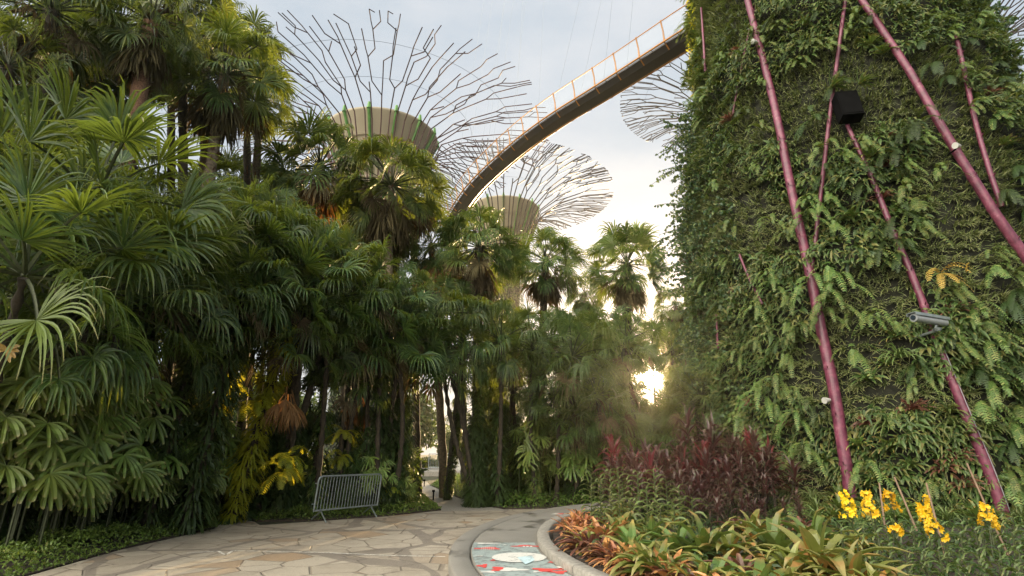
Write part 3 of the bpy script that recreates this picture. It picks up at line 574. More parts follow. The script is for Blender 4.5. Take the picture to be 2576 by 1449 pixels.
UL = [(235, 520, 9, 1.0, 2, 'stiff upright fans spreading like a hand at far left'), (240, 640, 8.2, .95, 3, 'pale-tipped fingers hanging before the stiff upright fans'),
 (60, 700, 7.6, .95, 3, 'long horizontal fingers at the left edge'), (20, 560, 9, .9, 3, 'blunt fans cut by left edge above the horizontal fingers'), (400, 660, 9.5, .9, 3, 'dark glossy fans right of the pale-tipped palm'),
 (540, 640, 10.5, .9, 0, 'broad fans below the bare leaning trunk'), (640, 600, 11, .8, 1, 'yellow-edged drooping fans left of the slender trunk'), (700, 700, 10.5, 1.05, 3, 'long hanging fingers under the slender trunk palm'),
 (560, 740, 11.5, .9, 1, 'shaded drooping fans over the sunlit ferns'), (830, 760, 11.5, .85, 1, 'silvery drooping fans above the orange dead frond'), (760, 850, 13, .85, 0, 'dark fans just over the orange dead frond'),
 (960, 790, 12.5, .8, 0, 'fans spreading over the crowd barrier'), (1000, 880, 13, 1.0, 3, 'pale folded frond hanging above the crowd barrier'), (1090, 800, 14, .85, 1, 'drooping fans left of the straight palm trunk'),
 (1160, 860, 14, .8, 1, 'low hanging fans at the mouth of the path'), (1260, 860, 16, .85, 1, 'fans right of the straight palm trunk'), (1340, 880, 17, .85, 0, 'fans hanging below the right canopy palm'),
 (1440, 900, 16, .9, 1, 'dense drooping fans left of the low sun'), (1520, 860, 19, .85, 0, 'fans below the lone sky palm'), (1400, 1000, 17, .8, 1, 'shaded fans low over the bollard'),
 (1500, 1000, 15.5, .75, 1, 'hanging fans just left and below the sun'), (880, 960, 15, .75, 1, 'dark fans above the sunlit fern trunk'), (300, 780, 8.8, .8, 1, 'hanging fingers above the lady palms'),
 (130, 850, 8.6, .8, 1, 'shaded fans beside the orange leaf'), (440, 830, 10, .85, 1, 'drooping fingers over the fern clumps left of centre'), (640, 880, 14, .8, 1, 'dark fans over the leaning fern-clad trunk'),
 (1290, 980, 19, .8, 1, 'background fans left of the bollard'), (1515, 930, 22, .7, 0, 'background fans left of the low sun'), (300, 600, 13, .9, 0, 'shaded fans under the fibrous trunk'), (90, 480, 11, .9, 2, 'stiff dark fans near the left edge'),
 (760, 640, 14, .85, 1, 'dim drooping fans behind the slender trunk'), (640, 560, 15, .85, 0, 'dim fans low behind the leaning bare trunk'), (1060, 760, 18, .8, 1, 'dim fans under the hanging dead fronds'), (900, 860, 17, .85, 0, 'dim fans high over the barrier'),
 (150, 420, 12, .95, 1, 'dark hanging fans below the upper left crown'), (10, 380, 13, .95, 0, 'dark fans at left edge below the corner palm'), (500, 660, 13, .9, 1, 'dim hanging fans in the middle of the left grove')]
for (u, v, Y, s, var, t) in UL: under(u, v, Y, s, 'understorey palm with '+t, var)
def zone_word(u):
    for lim, w in ((520, 'behind the lady palms'), (780, 'left of the crowd barrier'), (1000, 'behind the crowd barrier'), (1150, 'beside the path mouth'), (1300, 'around the straight palm trunk'), (1500, 'behind the bollard'), (9999, 'behind the red cordylines')):
        if u < lim: return w
for k, (u, v, Y, s, var, t) in enumerate(UL):
    u2 = u+(70 if k % 2 else -65)+(k*37 % 40)-20; v2 = v+(45 if k % 3 else -40)
    if u2 > 1080 and v2 < 850: continue
    if in_lane(P(u2, v2, Y+2.2)) or in_lane(P(u2, v2, max(Y+2.2, edgeY(u2)-.2))): continue
    under(u2, v2, Y+2.2, s*1.08, 'shaded understorey palm '+zone_word(u2)+(', high in the grove' if v2 < 640 else ', low in the grove' if v2 > 840 else ', at mid height'), (k+1) % 2)
for k, (u, v, Y, s, lab) in enumerate([(200, 120, 16, 1, 'dark fan palm crown right of the corner palm near the top edge'), (300, 60, 17, 1, 'fan palm crown at the top edge between corner and fibrous trunks'), (430, 150, 19, 1, 'thin fan palm crown between fibrous trunk and leaning palm'), (60, 250, 15, .95, 'dim fan palm crown low near the left edge'), (210, 300, 17, 1, 'dim fan palm crown below the dark upper left group'), (620, 130, 20, .9, 'fan palm crown behind the right side of the leaning palm'), (460, 0, 16, 1, 'fan palm crown half above the top edge, left of the leaning palm'), (330, 420, 19, .9, 'fan palm crown behind the foot of the fibrous trunk'), (560, 470, 22, .9, 'fan palm crown filling low behind the leaning trunk'), (680, 480, 23, .9, 'fan palm crown low left of the slender trunk'), (1040, 480, 24, .8, 'fan palm crown right of the dense palm at the bowl'), (860, 560, 23, .9, 'fan palm crown between slender trunk and dense palm'), (1160, 700, 25, .85, 'fan palm crown left behind the straight trunk')]):
    if in_lane(P(u, v, Y), 1.3): continue
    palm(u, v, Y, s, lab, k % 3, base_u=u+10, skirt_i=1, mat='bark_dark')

# dark fern-clad trunks
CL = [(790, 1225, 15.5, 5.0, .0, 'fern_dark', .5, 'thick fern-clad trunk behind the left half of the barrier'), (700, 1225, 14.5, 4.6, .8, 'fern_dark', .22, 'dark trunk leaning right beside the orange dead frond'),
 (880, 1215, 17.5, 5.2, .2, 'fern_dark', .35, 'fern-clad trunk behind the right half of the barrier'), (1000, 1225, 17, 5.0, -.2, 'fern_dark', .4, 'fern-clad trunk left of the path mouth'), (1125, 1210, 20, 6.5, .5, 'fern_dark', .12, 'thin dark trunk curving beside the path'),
 (1235, 1205, 22, 6.5, .1, 'fern_dark', .1, 'thin trunk right of the straight palm trunk'), (590, 1225, 13.5, 5.0, .9, 'sunlit_fern', .3, 'trunk hung with sunlit yellow-green ferns'), (930, 1210, 19, 5.5, .9, 'fern_dark', .15, 'slim trunk leaning right above the barrier'),
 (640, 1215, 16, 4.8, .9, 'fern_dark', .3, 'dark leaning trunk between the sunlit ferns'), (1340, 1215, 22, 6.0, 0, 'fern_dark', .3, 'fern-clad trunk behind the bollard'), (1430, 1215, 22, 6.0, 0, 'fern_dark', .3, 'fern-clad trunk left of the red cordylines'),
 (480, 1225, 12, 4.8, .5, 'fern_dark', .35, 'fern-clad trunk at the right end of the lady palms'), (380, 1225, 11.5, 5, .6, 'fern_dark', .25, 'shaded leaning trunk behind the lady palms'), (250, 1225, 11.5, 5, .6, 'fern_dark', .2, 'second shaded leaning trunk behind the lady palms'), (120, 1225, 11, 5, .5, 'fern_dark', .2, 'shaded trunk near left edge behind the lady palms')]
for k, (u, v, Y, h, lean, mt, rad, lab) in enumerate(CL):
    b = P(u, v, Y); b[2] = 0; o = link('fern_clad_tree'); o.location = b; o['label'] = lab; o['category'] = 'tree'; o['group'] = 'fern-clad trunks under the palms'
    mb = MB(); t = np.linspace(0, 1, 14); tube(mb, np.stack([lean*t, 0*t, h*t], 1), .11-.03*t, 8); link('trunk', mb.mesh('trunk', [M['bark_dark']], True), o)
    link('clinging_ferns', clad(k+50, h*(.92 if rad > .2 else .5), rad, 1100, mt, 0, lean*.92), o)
    top = UC[k % 2]; c = link('crown', top, o); c.location = (lean, 0, h); c.scale = (.6,)*3; c.rotation_euler = (0, 0, k)
    REG.append((o, tuple(b+[0, 0, 1.5])))
# hanging orange dead fronds and ferns, low sun put into their warm colour
HD = [(727, 965, 13.2, .62, 'dead', 'bright orange dead frond hanging from a trunk left of the barrier'), (905, 985, 16, .6, 'dead', 'orange dead frond hanging above the barrier'), (560, 890, 14, .5, 'dead', 'small dead frond glowing among the yellow ferns')]
for k, (u, v, Y, s, mt, lab) in enumerate(HD):
    thing('dead_frond', skirt(60+k, nf=9, Rl=1.0, mat=mt, nl=22), P(u, v, Y), s=s, label=lab, cat='dead frond', group='hanging dead fronds')
YF = fern(71, nf=12, L=1.1, wall=False, mat='sunlit_fern', npin=26, pw=.2); 
for (u, v, Y, s, lab) in [(560, 960, 12.8, .8, 'yellow-green sunlit fern high left of the leaning trunk'), (640, 1010, 13.4, .8, 'yellow-green fern against the leaning dark trunk'), (545, 1010, 12.6, .7, 'yellow-green fern lowest on the sunlit trunk'), (725, 1150, 13.6, .7, 'bright yellow fern low left of the crowd barrier'), (715, 1190, 13.4, .7, 'bright yellow fern at the ground left of the barrier'),
        (865, 1090, 15, .6, 'yellow fern on the trunk above the barrier'), (860, 1150, 15, .5, 'yellow fern showing just over the top of the barrier'), (1190, 1165, 18, .5, 'yellow shrub fern beside the path bend'), (985, 1230, 16, .4, 'yellow fern right of the barrier'), (620, 930, 14.5, .8, 'yellow-green fern between two leaning trunks')]:
    thing('hanging_fern', YF, P(u, v, Y), rz=u, s=s, label=lab, cat='fern', group='sunlit yellow ferns')
# lady palms, front left
LP = [lady(81, 44, h=(.85, 2.2), bias=-math.pi/2+.5), lady(82, 38, h=(.75, 1.9), bias=-math.pi/2+.8), lady(83, 22, h=(.75, 1.3), bias=-1.2)]
LL = [(30, 8.0, 1.2, 0, 'large bright lady palm at the left edge'), (150, 7.9, 1.05, 1, 'bright lady palm second from the left edge'), (270, 8.8, 1.1, 0, 'tall bright lady palm in the middle of the clump'), (100, 8.9, 1.25, 0, 'tall lady palm behind the left edge one'), (390, 9.8, 1.0, 1, 'mid green lady palm right of the clump centre'),
      (460, 11, 1.0, 0, 'lady palm at the right end of the clump'), (360, 9.0, .8, 2, 'small lady palm low over the ground cover'), (220, 8.0, .8, 2, 'small lady palm before the tall bright one'), (540, 12.5, .95, 1, 'lady palm shaded beside the side path'), (-60, 7.2, 1.2, 1, 'lady palm cut by the left edge'),
      (930, 15.5, .8, 1, 'lady palm behind the right end of the barrier'), (1345, 18, 1.25, 0, 'lady palm right of the bollard'), (1430, 17.5, 1.2, 1, 'lady palm nearest the red cordylines'), (1290, 19.5, 1.2, 1, 'lady palm behind the bollard'), (1490, 18.5, 1.3, 0, 'tall lady palm left of the red cordylines'), (1010, 16.5, .7, 2, 'small lady palm left of the path mouth')]
for (u, Y, s, k, lab) in LL:
    lf, cn = LP[k]; s = s*(max(Y, edgeY(u)+1.3)/Y); Y = max(Y, edgeY(u)+1.3); p = P(u, 1200, Y); p[2] = 0; thing('lady_palm', [('leaves', lf), ('canes', cn)], p, rz=(u*.013) % .8-.4, s=s*.92, label=lab, cat='lady palm', group='lady palms', anchor=p+[0, 0, 1.2])
mb = MB(); r_ = np.random.default_rng(5)
A = np.radians([-50, -25, 0, 20, 150, 190]); strips(mb, np.zeros((6, 3)), np.stack([np.cos(A), 0*A-.3, np.sin(A)], 1), (0, -1, .3), .22, .07, [.2, 1, .9, .3], droop=.3, nseg=4, fold=.2)
thing('orange_leaf', mb.mesh('orange_leaf', [M['fern_gold']]), P(20, 880, 7.2), label='withered orange palm leaf at the left edge above the lady palms', cat='leaf')
# ------------------------------------------------------------------ shrubs and far trees
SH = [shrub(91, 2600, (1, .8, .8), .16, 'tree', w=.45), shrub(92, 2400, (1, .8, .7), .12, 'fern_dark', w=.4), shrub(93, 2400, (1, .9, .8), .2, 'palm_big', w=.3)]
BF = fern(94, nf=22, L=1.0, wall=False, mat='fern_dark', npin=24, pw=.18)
r_ = np.random.default_rng(9)
for k in range(64):
    u = -100+k*27+r_.uniform(-15, 15); Y = r_.uniform(12.5, 17) if u < 500 else r_.uniform(17, 25)
    if 1000 < u < 1260: Y = r_.uniform(44, 55)
    p = P(u, 1200, Y); s = r_.uniform(.7, 1.15)*(1.3 if Y > 20 else 1); p[2] = .55*s; kind = k % 4
    if kind == 3:
        p[2] = .1; thing('ground_fern', BF, p, rz=k, s=s*1.1, label='dark fern clump on the ground '+zone_word(u), cat='fern', group='undergrowth ferns')
    else: thing('shrub', SH[kind], p, rz=k, s=s, label=('leafy', 'dark fine-leaved', 'narrow-leaved glossy')[kind]+' shrub '+zone_word(u), cat='shrub', group='undergrowth shrubs')
for (u, Y, s, nm) in [(580, 13.6, .5, 'a'), (620, 14.2, .55, 'b'), (700, 14.6, .5, 'c'), (760, 14.8, .5, 'd'), (960, 17, .5, 'e'), (1040, 18.5, .35, 'f')]:
    p = P(u, 1200, Y); p[2] = .1; thing('ground_fern', BF, p, rz=u, s=s*1.3, label='fern clump rising from the low green bed '+zone_word(u), cat='fern', group='undergrowth ferns')
TR = [(shrub(101, 9000, (1, 1, .8), .11, 'tree', 60), ), (shrub(102, 8000, (1, .9, .9), .11, 'tree', 50), )]
mb = MB(); tube(mb, [(0, 0, -2), (.02, 0, -1), (0, .03, -.2), (.05, 0, .3)], [.06, .045, .035, .01], 7); TT = mb.mesh('tree_trunk', [M['bark_dark']])
FT = [(-48, 62, 8, 9), (-36, 55, 7, 8), (-27, 60, 8, 8.5), (-19, 48, 5, 6.5), (-12, 66, 7, 8), (-6, 58, 5, 6), (-9, 44, 3, 4), (1, 64, 6, 6.5), (7, 56, 5, 6), (12, 66, 6, 7), (18, 60, 5, 6), (22, 72, 6, 7), (-60, 70, 9, 10), (30, 80, 7, 7)]
for k, (x, y, rr, h) in enumerate(FT):
    uu = proj((x, y, h))[0]
    o = thing('broadleaf_tree', [('crown', TR[k % 2][0]), ('trunk', TT)], (x, y, h*.62*(1 if not -8 < x < 32 else .6)), rz=k, s=rr*(.62 if not -8 < x < 32 else .4), label='distant round broadleaf tree seen through the trunks '+zone_word(uu), cat='tree', group='distant broadleaf trees')
# ------------------------------------------------------------------ wire-canopy supertrees in the distance
def canopy(u, v, Y, z_b, r_b, tips_r, tips_dz, label, n0=20, seed=0, rb=.052, mat='rust', drop=.10, z_abs=None, bowl=True, wires=True):
    d = ray(u, v); c = np.array([0, 0, CAMZ])+d*(Y/d[1]); cx, cy = c[0], c[1]; zb = c[2]+z_b
    r = np.random.default_rng(seed); root = link('steel_canopy_tree'); root.location = (cx, cy, 0); root['label'] = label; root['category'] = 'supertree'; root['group'] = 'steel canopy trees'
    k = tips_r/13.0
    ctrl = np.array([(r_b*.52, zb-7.5*k), (r_b*.70, zb-4.5*k), (r_b*.95, zb-1.8*k), (r_b*1.12, zb), (r_b*1.12+(tips_r-r_b)*.42, zb+tips_dz*.62), (tips_r, zb+tips_dz)])
    ss = np.array([0, .18, .36, .5, .74, 1.0])
    def pos(th, s): 
        rr = np.interp(s, ss, ctrl[:, 0])+ (0.6*k*math.sin(max(0, s-.5)*6) if s > .5 else 0); zz = np.interp(s, ss, ctrl[:, 1])+(.5*k*math.sin(max(0, min(1, (s-.5)*2))*math.pi))
        return np.array([rr*math.cos(th), rr*math.sin(th), zz])
    A = []; B = []; Ra = []
    def seg(t0, s0, t1, s1, rad): A.append(pos(t0, s0)); B.append(pos(t1, s1)); Ra.append(rad)
    def grow(th, s, w, depth, rad):
        # straight run, then a Y
        ds = r.uniform(.085, .14)*(1 if depth else 1.1); s1 = s+ds; t1 = th+r.normal(0, w*.03); seg(th, s, t1, min(s1, 1.03), rad)
        if s1 > r.uniform(.84, 1.06): return
        ev = r.random() < .3; sd0 = r.choice([-1, 1])
        for sg in (-1, 1):
            if depth > 0 and r.random() < drop*(1+depth*1.6): continue
            w2 = w*(.5 if ev else (.06 if sg == sd0 else .8))*r.uniform(.85, 1.15); s2 = s1+r.uniform(.035, .06); seg(t1, s1, t1+sg*w2, s2, rad*.9)
            if s2 < .97 and r.random() < .93: grow(t1+sg*w2, s2, w*.70, depth+1, rad*.88)
    for i in range(n0):
        th = 2*math.pi*(i+.5)/n0+r.normal(0, .02); prev = (th, 0)
        for s in (.18, .36, .42+r.uniform(0, .06)): seg(prev[0], prev[1], th, s, rb*1.1); prev = (th, s)
        grow(th, prev[1], 2*math.pi/n0*.9, 0, rb)
    mb = MB(); segs(mb, A, B, Ra, Ra, 5); link('branches', mb.mesh('branches', [M[mat]]), root)
    if bowl:
        mb = MB(); pr = [(r_b*.4, zb-7.0*k), (r_b*.52, zb-4.4*k), (r_b*.82, zb-1.7*k), (r_b, zb-.15), (r_b*1.02, zb), (r_b*.98, zb+.1), (r_b*.75, zb-1.6*k), (r_b*.3, zb-4*k)]; lathe(mb, pr, n=64); link('bowl', mb.mesh('bowl', [M['cream']], True), root)
        mb = MB()
        for i in range(14):
            th = 2*math.pi*(i+.5)/14; pp = [np.array([q[0]*1.02*math.cos(th), q[0]*1.02*math.sin(th), q[1]]) for q in pr[:4]]; segs(mb, pp[:-1], pp[1:], .11*k, .11*k, 6)
            segs(mb, [pp[-1]], [pp[-1]+[0, 0, .5*k]], .17*k, .09*k, 6)
        link('ribs', mb.mesh('ribs', [M['limerib']]), root)
        mb = MB()
        for zz, fr in ((-1.7*k, .83), (-3.1*k, .675), (-4.4*k, .53)):
            q = [np.array([r_b*fr*math.cos(t)*1.015, r_b*fr*math.sin(t)*1.015, zb+zz]) for t in np.linspace(0, 6.2832, 49)]; segs(mb, q[:-1], q[1:], .05, .05, 4)
        link('hoop', mb.mesh('hoops', [M['cream']]), root)
        mb = MB(); m = 700; th = r.uniform(0, 6.28, m); zz = r.uniform(zb-6*k, zb-1.5*k, m); cl = np.array([noise.noise(Vector((math.cos(t)*3, math.sin(t)*3, q*.6))) for t, q in zip(th, zz)]) > .08
        th = th[cl]; zz = zz[cl]; rr = np.interp(zz, [zb-7.5*k, zb-4.6*k, zb-1.8*k, zb], np.array([.46, .56, .86, 1.08])*r_b); b = np.stack([rr*np.cos(th), rr*np.sin(th), zz], 1)
        strips(mb, b, r.normal(0, 1, b.shape), r.normal(0, 1, b.shape), .42, .14, [.3, 1, .2], droop=.8, nseg=2); link('creeper', mb.mesh('creeper', [M['dead']]), root)
    if wires:
        mb = MB()
        for s in (.62, .8):
            q = [pos(t, s) for t in np.linspace(0, 6.2832, 61)]; segs(mb, q[:-1], q[1:], .014, .014, 3)
        link('hoop_cables', mb.mesh('cables', [M['wire']]), root)
    mb = MB(); lathe(mb, [(r_b*.55, 0), (r_b*.45, zb*.5), (r_b*.47, zb-7*k)], n=32, wob=.3)
    m = 5000; th = r.uniform(0, 6.28, m); zz = r.uniform(0, zb-5*k, m); b = np.stack([r_b*.5*np.cos(th), r_b*.5*np.sin(th), zz], 1)
    strips(mb, b, np.stack([np.cos(th), np.sin(th), r.normal(0, .5, m)], 1), (0, 0, 1), .5, .16, [.3, 1, .2], droop=1.2, nseg=3, mat=1); link('planted_trunk', mb.mesh('planted_trunk', [M['substrate'], M['wall_leaf']]), root)
    REG.append((root, (cx, cy, zb)))
canopy(962, 350, 45, 0, 4.9, 15.2, .5, 'largest wire-branched steel tree with cream bowl at upper centre', 48, 1)
canopy(1268, 530, 66, 0, 4.4, 14.0, 2.0, 'second wire-branched steel tree partly behind the walkway', 46, 2, mat='bronze', drop=.03, rb=.065)
canopy(1850, 262, 58, 0, 4.4, 13.5, 1.6, 'wire-branched steel tree showing behind the planted tower under the walkway', 46, 3, mat='bronze', drop=.03, rb=.065)
canopy(2365, 120, 44, 0, 4.0, 12.0, 3.0, 'wire-branched steel tree showing right of the planted tower top', 42, 4, mat='bronze', rb=.065)
canopy(1682, 838, 118, 0, 3.7, 9.5, 2.5, 'smallest and farthest steel canopy tree above the low sun', 20, 5, mat='bronze', rb=.1)
# ------------------------------------------------------------------ aerial walkway
CP = [(1128, 575), (1150, 540), (1200, 470), (1300, 378), (1400, 304), (1500, 243), (1620, 168), (1722, 104), (1800, 58)]
ctl = np.array([G(u, v, 22.0) for u, v in CP])
def crom(p, n=12):
    out = []; q = np.concatenate([[2*p[0]-p[1]], p, [2*p[-1]-p[-2]]])
    for i in range(1, len(q)-2):
        for t in np.linspace(0, 1, n, endpoint=False): out.append(.5*((2*q[i])+(-q[i-1]+q[i+1])*t+(2*q[i-1]-5*q[i]+4*q[i+1]-q[i+2])*t*t+(-q[i-1]+3*q[i]-3*q[i+1]+q[i+2])*t**3))
    out.append(p[-1]); return np.array(out)
sm_ = crom(ctl, 14)
for _ in range(6): sm_[1:-1] = (sm_[:-2]+2*sm_[1:-1]+sm_[2:])/4
dl = np.concatenate([[0], np.cumsum(np.linalg.norm(np.diff(sm_, axis=0), axis=1))]); ns = int(dl[-1]/.8); tt = np.linspace(0, dl[-1], ns+1)
pth = np.stack([np.interp(tt, dl, sm_[:, i]) for i in range(3)], 1); td = nrm(np.gradient(pth, axis=0)); sdv = nrm(np.cross(td, [0, 0, 1.]))  # +: right of travel
wk = link('aerial_walkway'); wk['label'] = 'dark curved aerial walkway with orange rails crossing the sky'; wk['category'] = 'walkway'
def sweep(mb, prof, mat=0):
    prof = np.array(prof); n = len(pth); m = len(prof); V = pth[:, None]+sdv[:, None]*prof[None, :, 0:1]+np.array([0, 0, 1.])*prof[None, :, 1:2]
    i = np.arange(n-1)[:, None]*m; k = np.arange(m)[None]; k2 = (k+1) % m; mb.add(V, np.stack([i+k, i+k2, i+k2+m, i+k+m], -1), mat)
def wpart(nm, fn, mat, smooth=False):
    mb = MB(); fn(mb); link(nm, mb.mesh(nm, [mat], smooth), wk)
wpart('deck', lambda mb: sweep(mb, [(-.62, .08), (.62, .08), (.62, -.02), (.36, -.28), (-.36, -.28), (-.62, -.02)]), M['deck'])
wpart('edge_rail', lambda mb: tube(mb, pth-sdv*.78+[0, 0, .05], .07, 7), M['orange'], True); wpart('edge_rail', lambda mb: tube(mb, pth+sdv*.86+[0, 0, -.05], .055, 7), M['orange'], True)
wpart('handrail', lambda mb: tube(mb, pth-sdv*.98+[0, 0, 1.15], .028, 6), M['orange'], True); wpart('handrail', lambda mb: tube(mb, pth+sdv*.98+[0, 0, 1.15], .028, 6), M['orange'], True)
def posts(mb):
    for i in range(0, len(pth), 2):
        for s in (-1, 1):
            a = pth[i]+sdv[i]*s*.78+[0, 0, .02]; segs(mb, [a, a+sdv[i]*s*.04+[0, 0, .6]], [a+sdv[i]*s*.04+[0, 0, .6], a+sdv[i]*s*.2+[0, 0, 1.2]], [.05, .045], [.045, .04], 6)
            segs(mb, [pth[i]+sdv[i]*s*.4+[0, 0, -.3]], [a+[0, 0, -.04]], .035, .035, 5)
wpart('posts', posts, M['orange'])
def cross(mb):
    for i in range(0, len(pth), 1): segs(mb, [pth[i]+sdv[i]*.55+[0, 0, -.1]], [pth[i]+sdv[i]*.86+[0, 0, -.06]], .022, .022, 4)
wpart('outriggers', cross, M['deck'])
def glassf(mb):
    for s in (-1, 1):
        V = np.stack([pth+sdv*s*.81+[0, 0, .15], pth+sdv*s*.95+[0, 0, 1.15]], 1); n = len(pth); i = np.arange(n-1)*2; mb.add(V, np.stack([i, i+2, i+3, i+1], -1))
wpart('glass_panels', glassf, M['glass'])
def cab(mb):
    apex = [P(1640, -700, 46), P(1390, -900, 50), P(1760, -600, 44)]
    for i in range(len(pth)//6, len(pth)-4, 5):
        for s in (-1, 1):
            k = 1 if i < len(pth)*.62 else 0; segs(mb, [pth[i]+sdv[i]*s*.92], [apex[k]+sdv[i]*s*1.5+[0, (i % 3)*2, 0]], .012, .012, 3)
wpart('suspension_cables', cab, M['wire'])
REG.append((wk, tuple(pth[len(pth)//2])))
# ------------------------------------------------------------------ planted tower
TZ = np.array([-.5, 0, 4.5, 9, 13.5, 16.5, 22, 28, 34]); TRr = np.array([4.95, 4.9, 4.85, 4.75, 4.3, 4.0, 3.85, 4.4, 6.0])
def tr_(z): return np.interp(z, TZ, TRr)
def on_tower(u, v, off=0.0):
    d = nrm(ray(u, v)); o = np.array([0, 0, CAMZ]); t = 8.0; best = None
    while t < 30:
        p = o+d*t; rr = math.hypot(p[0]-TC[0], p[1]-TC[1]); g_ = rr-tr_(p[2])-off
        if g_ <= 0: return p
        if best is None or g_ < best[0]: best = (g_, p)
        t += .02
    return best[1]
tw = link('planted_tower'); tw.location = (TC[0], TC[1], 0); tw['label'] = 'huge tapering tower covered in ferns and bromeliads behind the flower bed'; tw['category'] = 'planted tower'
off3 = np.array([TC[0], TC[1], 0])
mb = MB(); zz = np.linspace(-.3, 30, 60); lathe(mb, np.stack([tr_(zz)-.06, zz], 1), n=96, wob=.06); link('planting_panel', mb.mesh('panel', [M['substrate']], True), tw)
def wallpts(n, zlo=.2, zhi=21.5, seed=0, spread=1.9):
    r = np.random.default_rng(seed); a = math.atan2(-TC[1], -TC[0])+r.uniform(-spread, spread, n); z = zlo+(zhi-zlo)*r.random(n); return a, z
def wp(a, z, off=0): rr = tr_(z)+off; return np.stack([rr*np.cos(a), rr*np.sin(a), z], -1)
def patch(a, z, sc_=.42, seed=0): return np.array([noise.noise(Vector((q*5*sc_, w*sc_, seed)))+.35*noise.noise(Vector((q*12*sc_, w*sc_*2.4, seed+5))) for q, w in zip(a, z)])
r_ = np.random.default_rng(3)
# fine tufts in level rows
a, z = wallpts(30000, seed=1); z = np.round(z/.30)*.30+.05*np.sin(a*9)+r_.normal(0, .05, len(a)); pm = patch(a, z); k = pm > -.03; a = a[k]; z = z[k]; n = len(a); q = 7
nrmv = np.stack([np.cos(a), np.sin(a), 0*a], 1); tanv = np.stack([-np.sin(a), np.cos(a), 0*a], 1); B = wp(a, z, .02)
D = np.repeat(nrmv, q, 0)*r_.uniform(.5, 1.0, (n*q, 1))+np.repeat(tanv, q, 0)*r_.normal(0, .6, (n*q, 1))+np.array([0, 0, 1])*r_.normal(.45, .5, (n*q, 1))
mb = MB(); strips(mb, np.repeat(B, q, 0)+r_.normal(0, .03, (n*q, 3)), D, np.repeat(nrmv, q, 0)+[0, 0, 1.], .21*r_.uniform(.6, 1.3, n*q), .024, [1, .8, .1], droop=r_.uniform(.2, 1.1, n*q), nseg=2)
ob = link('fine_tufts', mb.mesh('fine_tufts', [M['tuft']]), tw); ob['kind'] = 'stuff'
# strap and heart leaves filling the rest
a, z = wallpts(26000, seed=2); pm = patch(a, z); k = pm < .04; a = a[k]; z = z[k]; n = len(a); q = 4; lump = np.clip(patch(a, z, .9, 9)*1.5, -.3, 1.1)
nrmv = np.stack([np.cos(a), np.sin(a), 0*a], 1); tanv = np.stack([-np.sin(a), np.cos(a), 0*a], 1); B = wp(a, z, 0)+nrmv*(.12+.35*lump)[:, None]
D = np.repeat(nrmv, q, 0)*r_.uniform(.4, 1.1, (n*q, 1))+np.repeat(tanv, q, 0)*r_.normal(0, .8, (n*q, 1))+np.array([0, 0, 1])*r_.normal(.2, .7, (n*q, 1))
mb = MB(); strips(mb, np.repeat(B, q, 0)+r_.normal(0, .05, (n*q, 3)), D, np.repeat(nrmv, q, 0)+[0, 0, .6], .26*r_.uniform(.5, 1.4, n*q), r_.choice([.03, .05, .08], n*q), [.3, 1, .8, .1], droop=r_.uniform(.4, 2.2, n*q), nseg=3, fold=.15)
ob = link('leafy_filling', mb.mesh('leafy_filling', [M['wall_leaf']]), tw); ob['kind'] = 'stuff'
# pipes
def pipe(pts, r0, r1, off=.22, nm='pipe'):
    p = np.array([on_tower(u, v, off) for u, v in pts]); p = crom(p, 8)
    for _ in range(8): p[1:-1] = (p[:-2]+2*p[1:-1]+p[2:])/4
    mb = MB(); r0, r1 = r0*.62, r1*.66; tube(mb, p-off3, np.linspace(r0, r1, len(p)), 14)
    for i in range(5, len(p)-3, 7):
        d = nrm(p[i+1]-p[i]); rr = np.interp(i, [0, len(p)], [r0, r1]); segs(mb, [p[i]-off3-d*.02], [p[i]-off3+d*.02], rr*1.12, rr*1.12, 14)
        nn = nrm((p[i]-off3)*[1, 1, 0]); segs(mb, [p[i]-off3+nn*rr], [p[i]-off3+nn*(rr+.06)+[0, 0, .05]], .012, .012, 5)
    link(nm, mb.mesh('pipe', [M['pipe']], True), tw); return p
P1 = pipe([(1862, -80), (1880, 0), (1925, 170), (1960, 320), (1985, 450), (2018, 600), (2040, 700), (2068, 840), (2098, 980), (2118, 1110), (2142, 1260), (2150, 1310)], .145, .205, .30)
pipe([(2120, -60), (2168, 0), (2232, 95), (2292, 185), (2352, 290), (2405, 380), (2452, 455), (2512, 550), (2576, 640), (2660, 770)], .125, .165, .28)
pipe([(2136, -80), (2126, 0), (2108, 140), (2090, 270), (2070, 440), (2052, 600), (2042, 680)], .075, .075, .30)
pipe([(1900, 10), (1884, 80), (1865, 170), (1843, 290)], .05, .05, .12)
pipe([(2405, 90), (2424, 170), (2452, 300), (2486, 420), (2520, 520)], .085, .085, .22)
P6 = pipe([(2120, 290), (2150, 355), (2190, 440), (2238, 560), (2285, 670), (2325, 770), (2362, 870), (2405, 980), (2445, 1080), (2490, 1190), (2562, 1390), (2600, 1480)], .07, .19, .24)
pipe([(1764, 20), (1770, 110), (1774, 180)], .06, .06, .25)
pipe([(1802, 790), (1806, 880)], .045, .045, .3); pipe([(1860, 640), (1880, 690), (1918, 765)], .05, .05, .3)
pipe([(2020, -40), (2030, 10)], .09, .09, .2)
# cable clipped along the right-hand pipe
q_ = P6[int(len(P6)*.5):-6]; rq = np.linspace(.09, .13, len(q_))[:, None]; mb = MB(); tube(mb, q_-off3+nrm((q_-off3)*[1, 1, 0])*rq*.8+np.array([.8, -.5, 0])*rq*.5, .008, 5); link('conduit', mb.mesh('conduit', [M['camgrey']]), tw)
REG.append((tw, (8, 13, 8)))
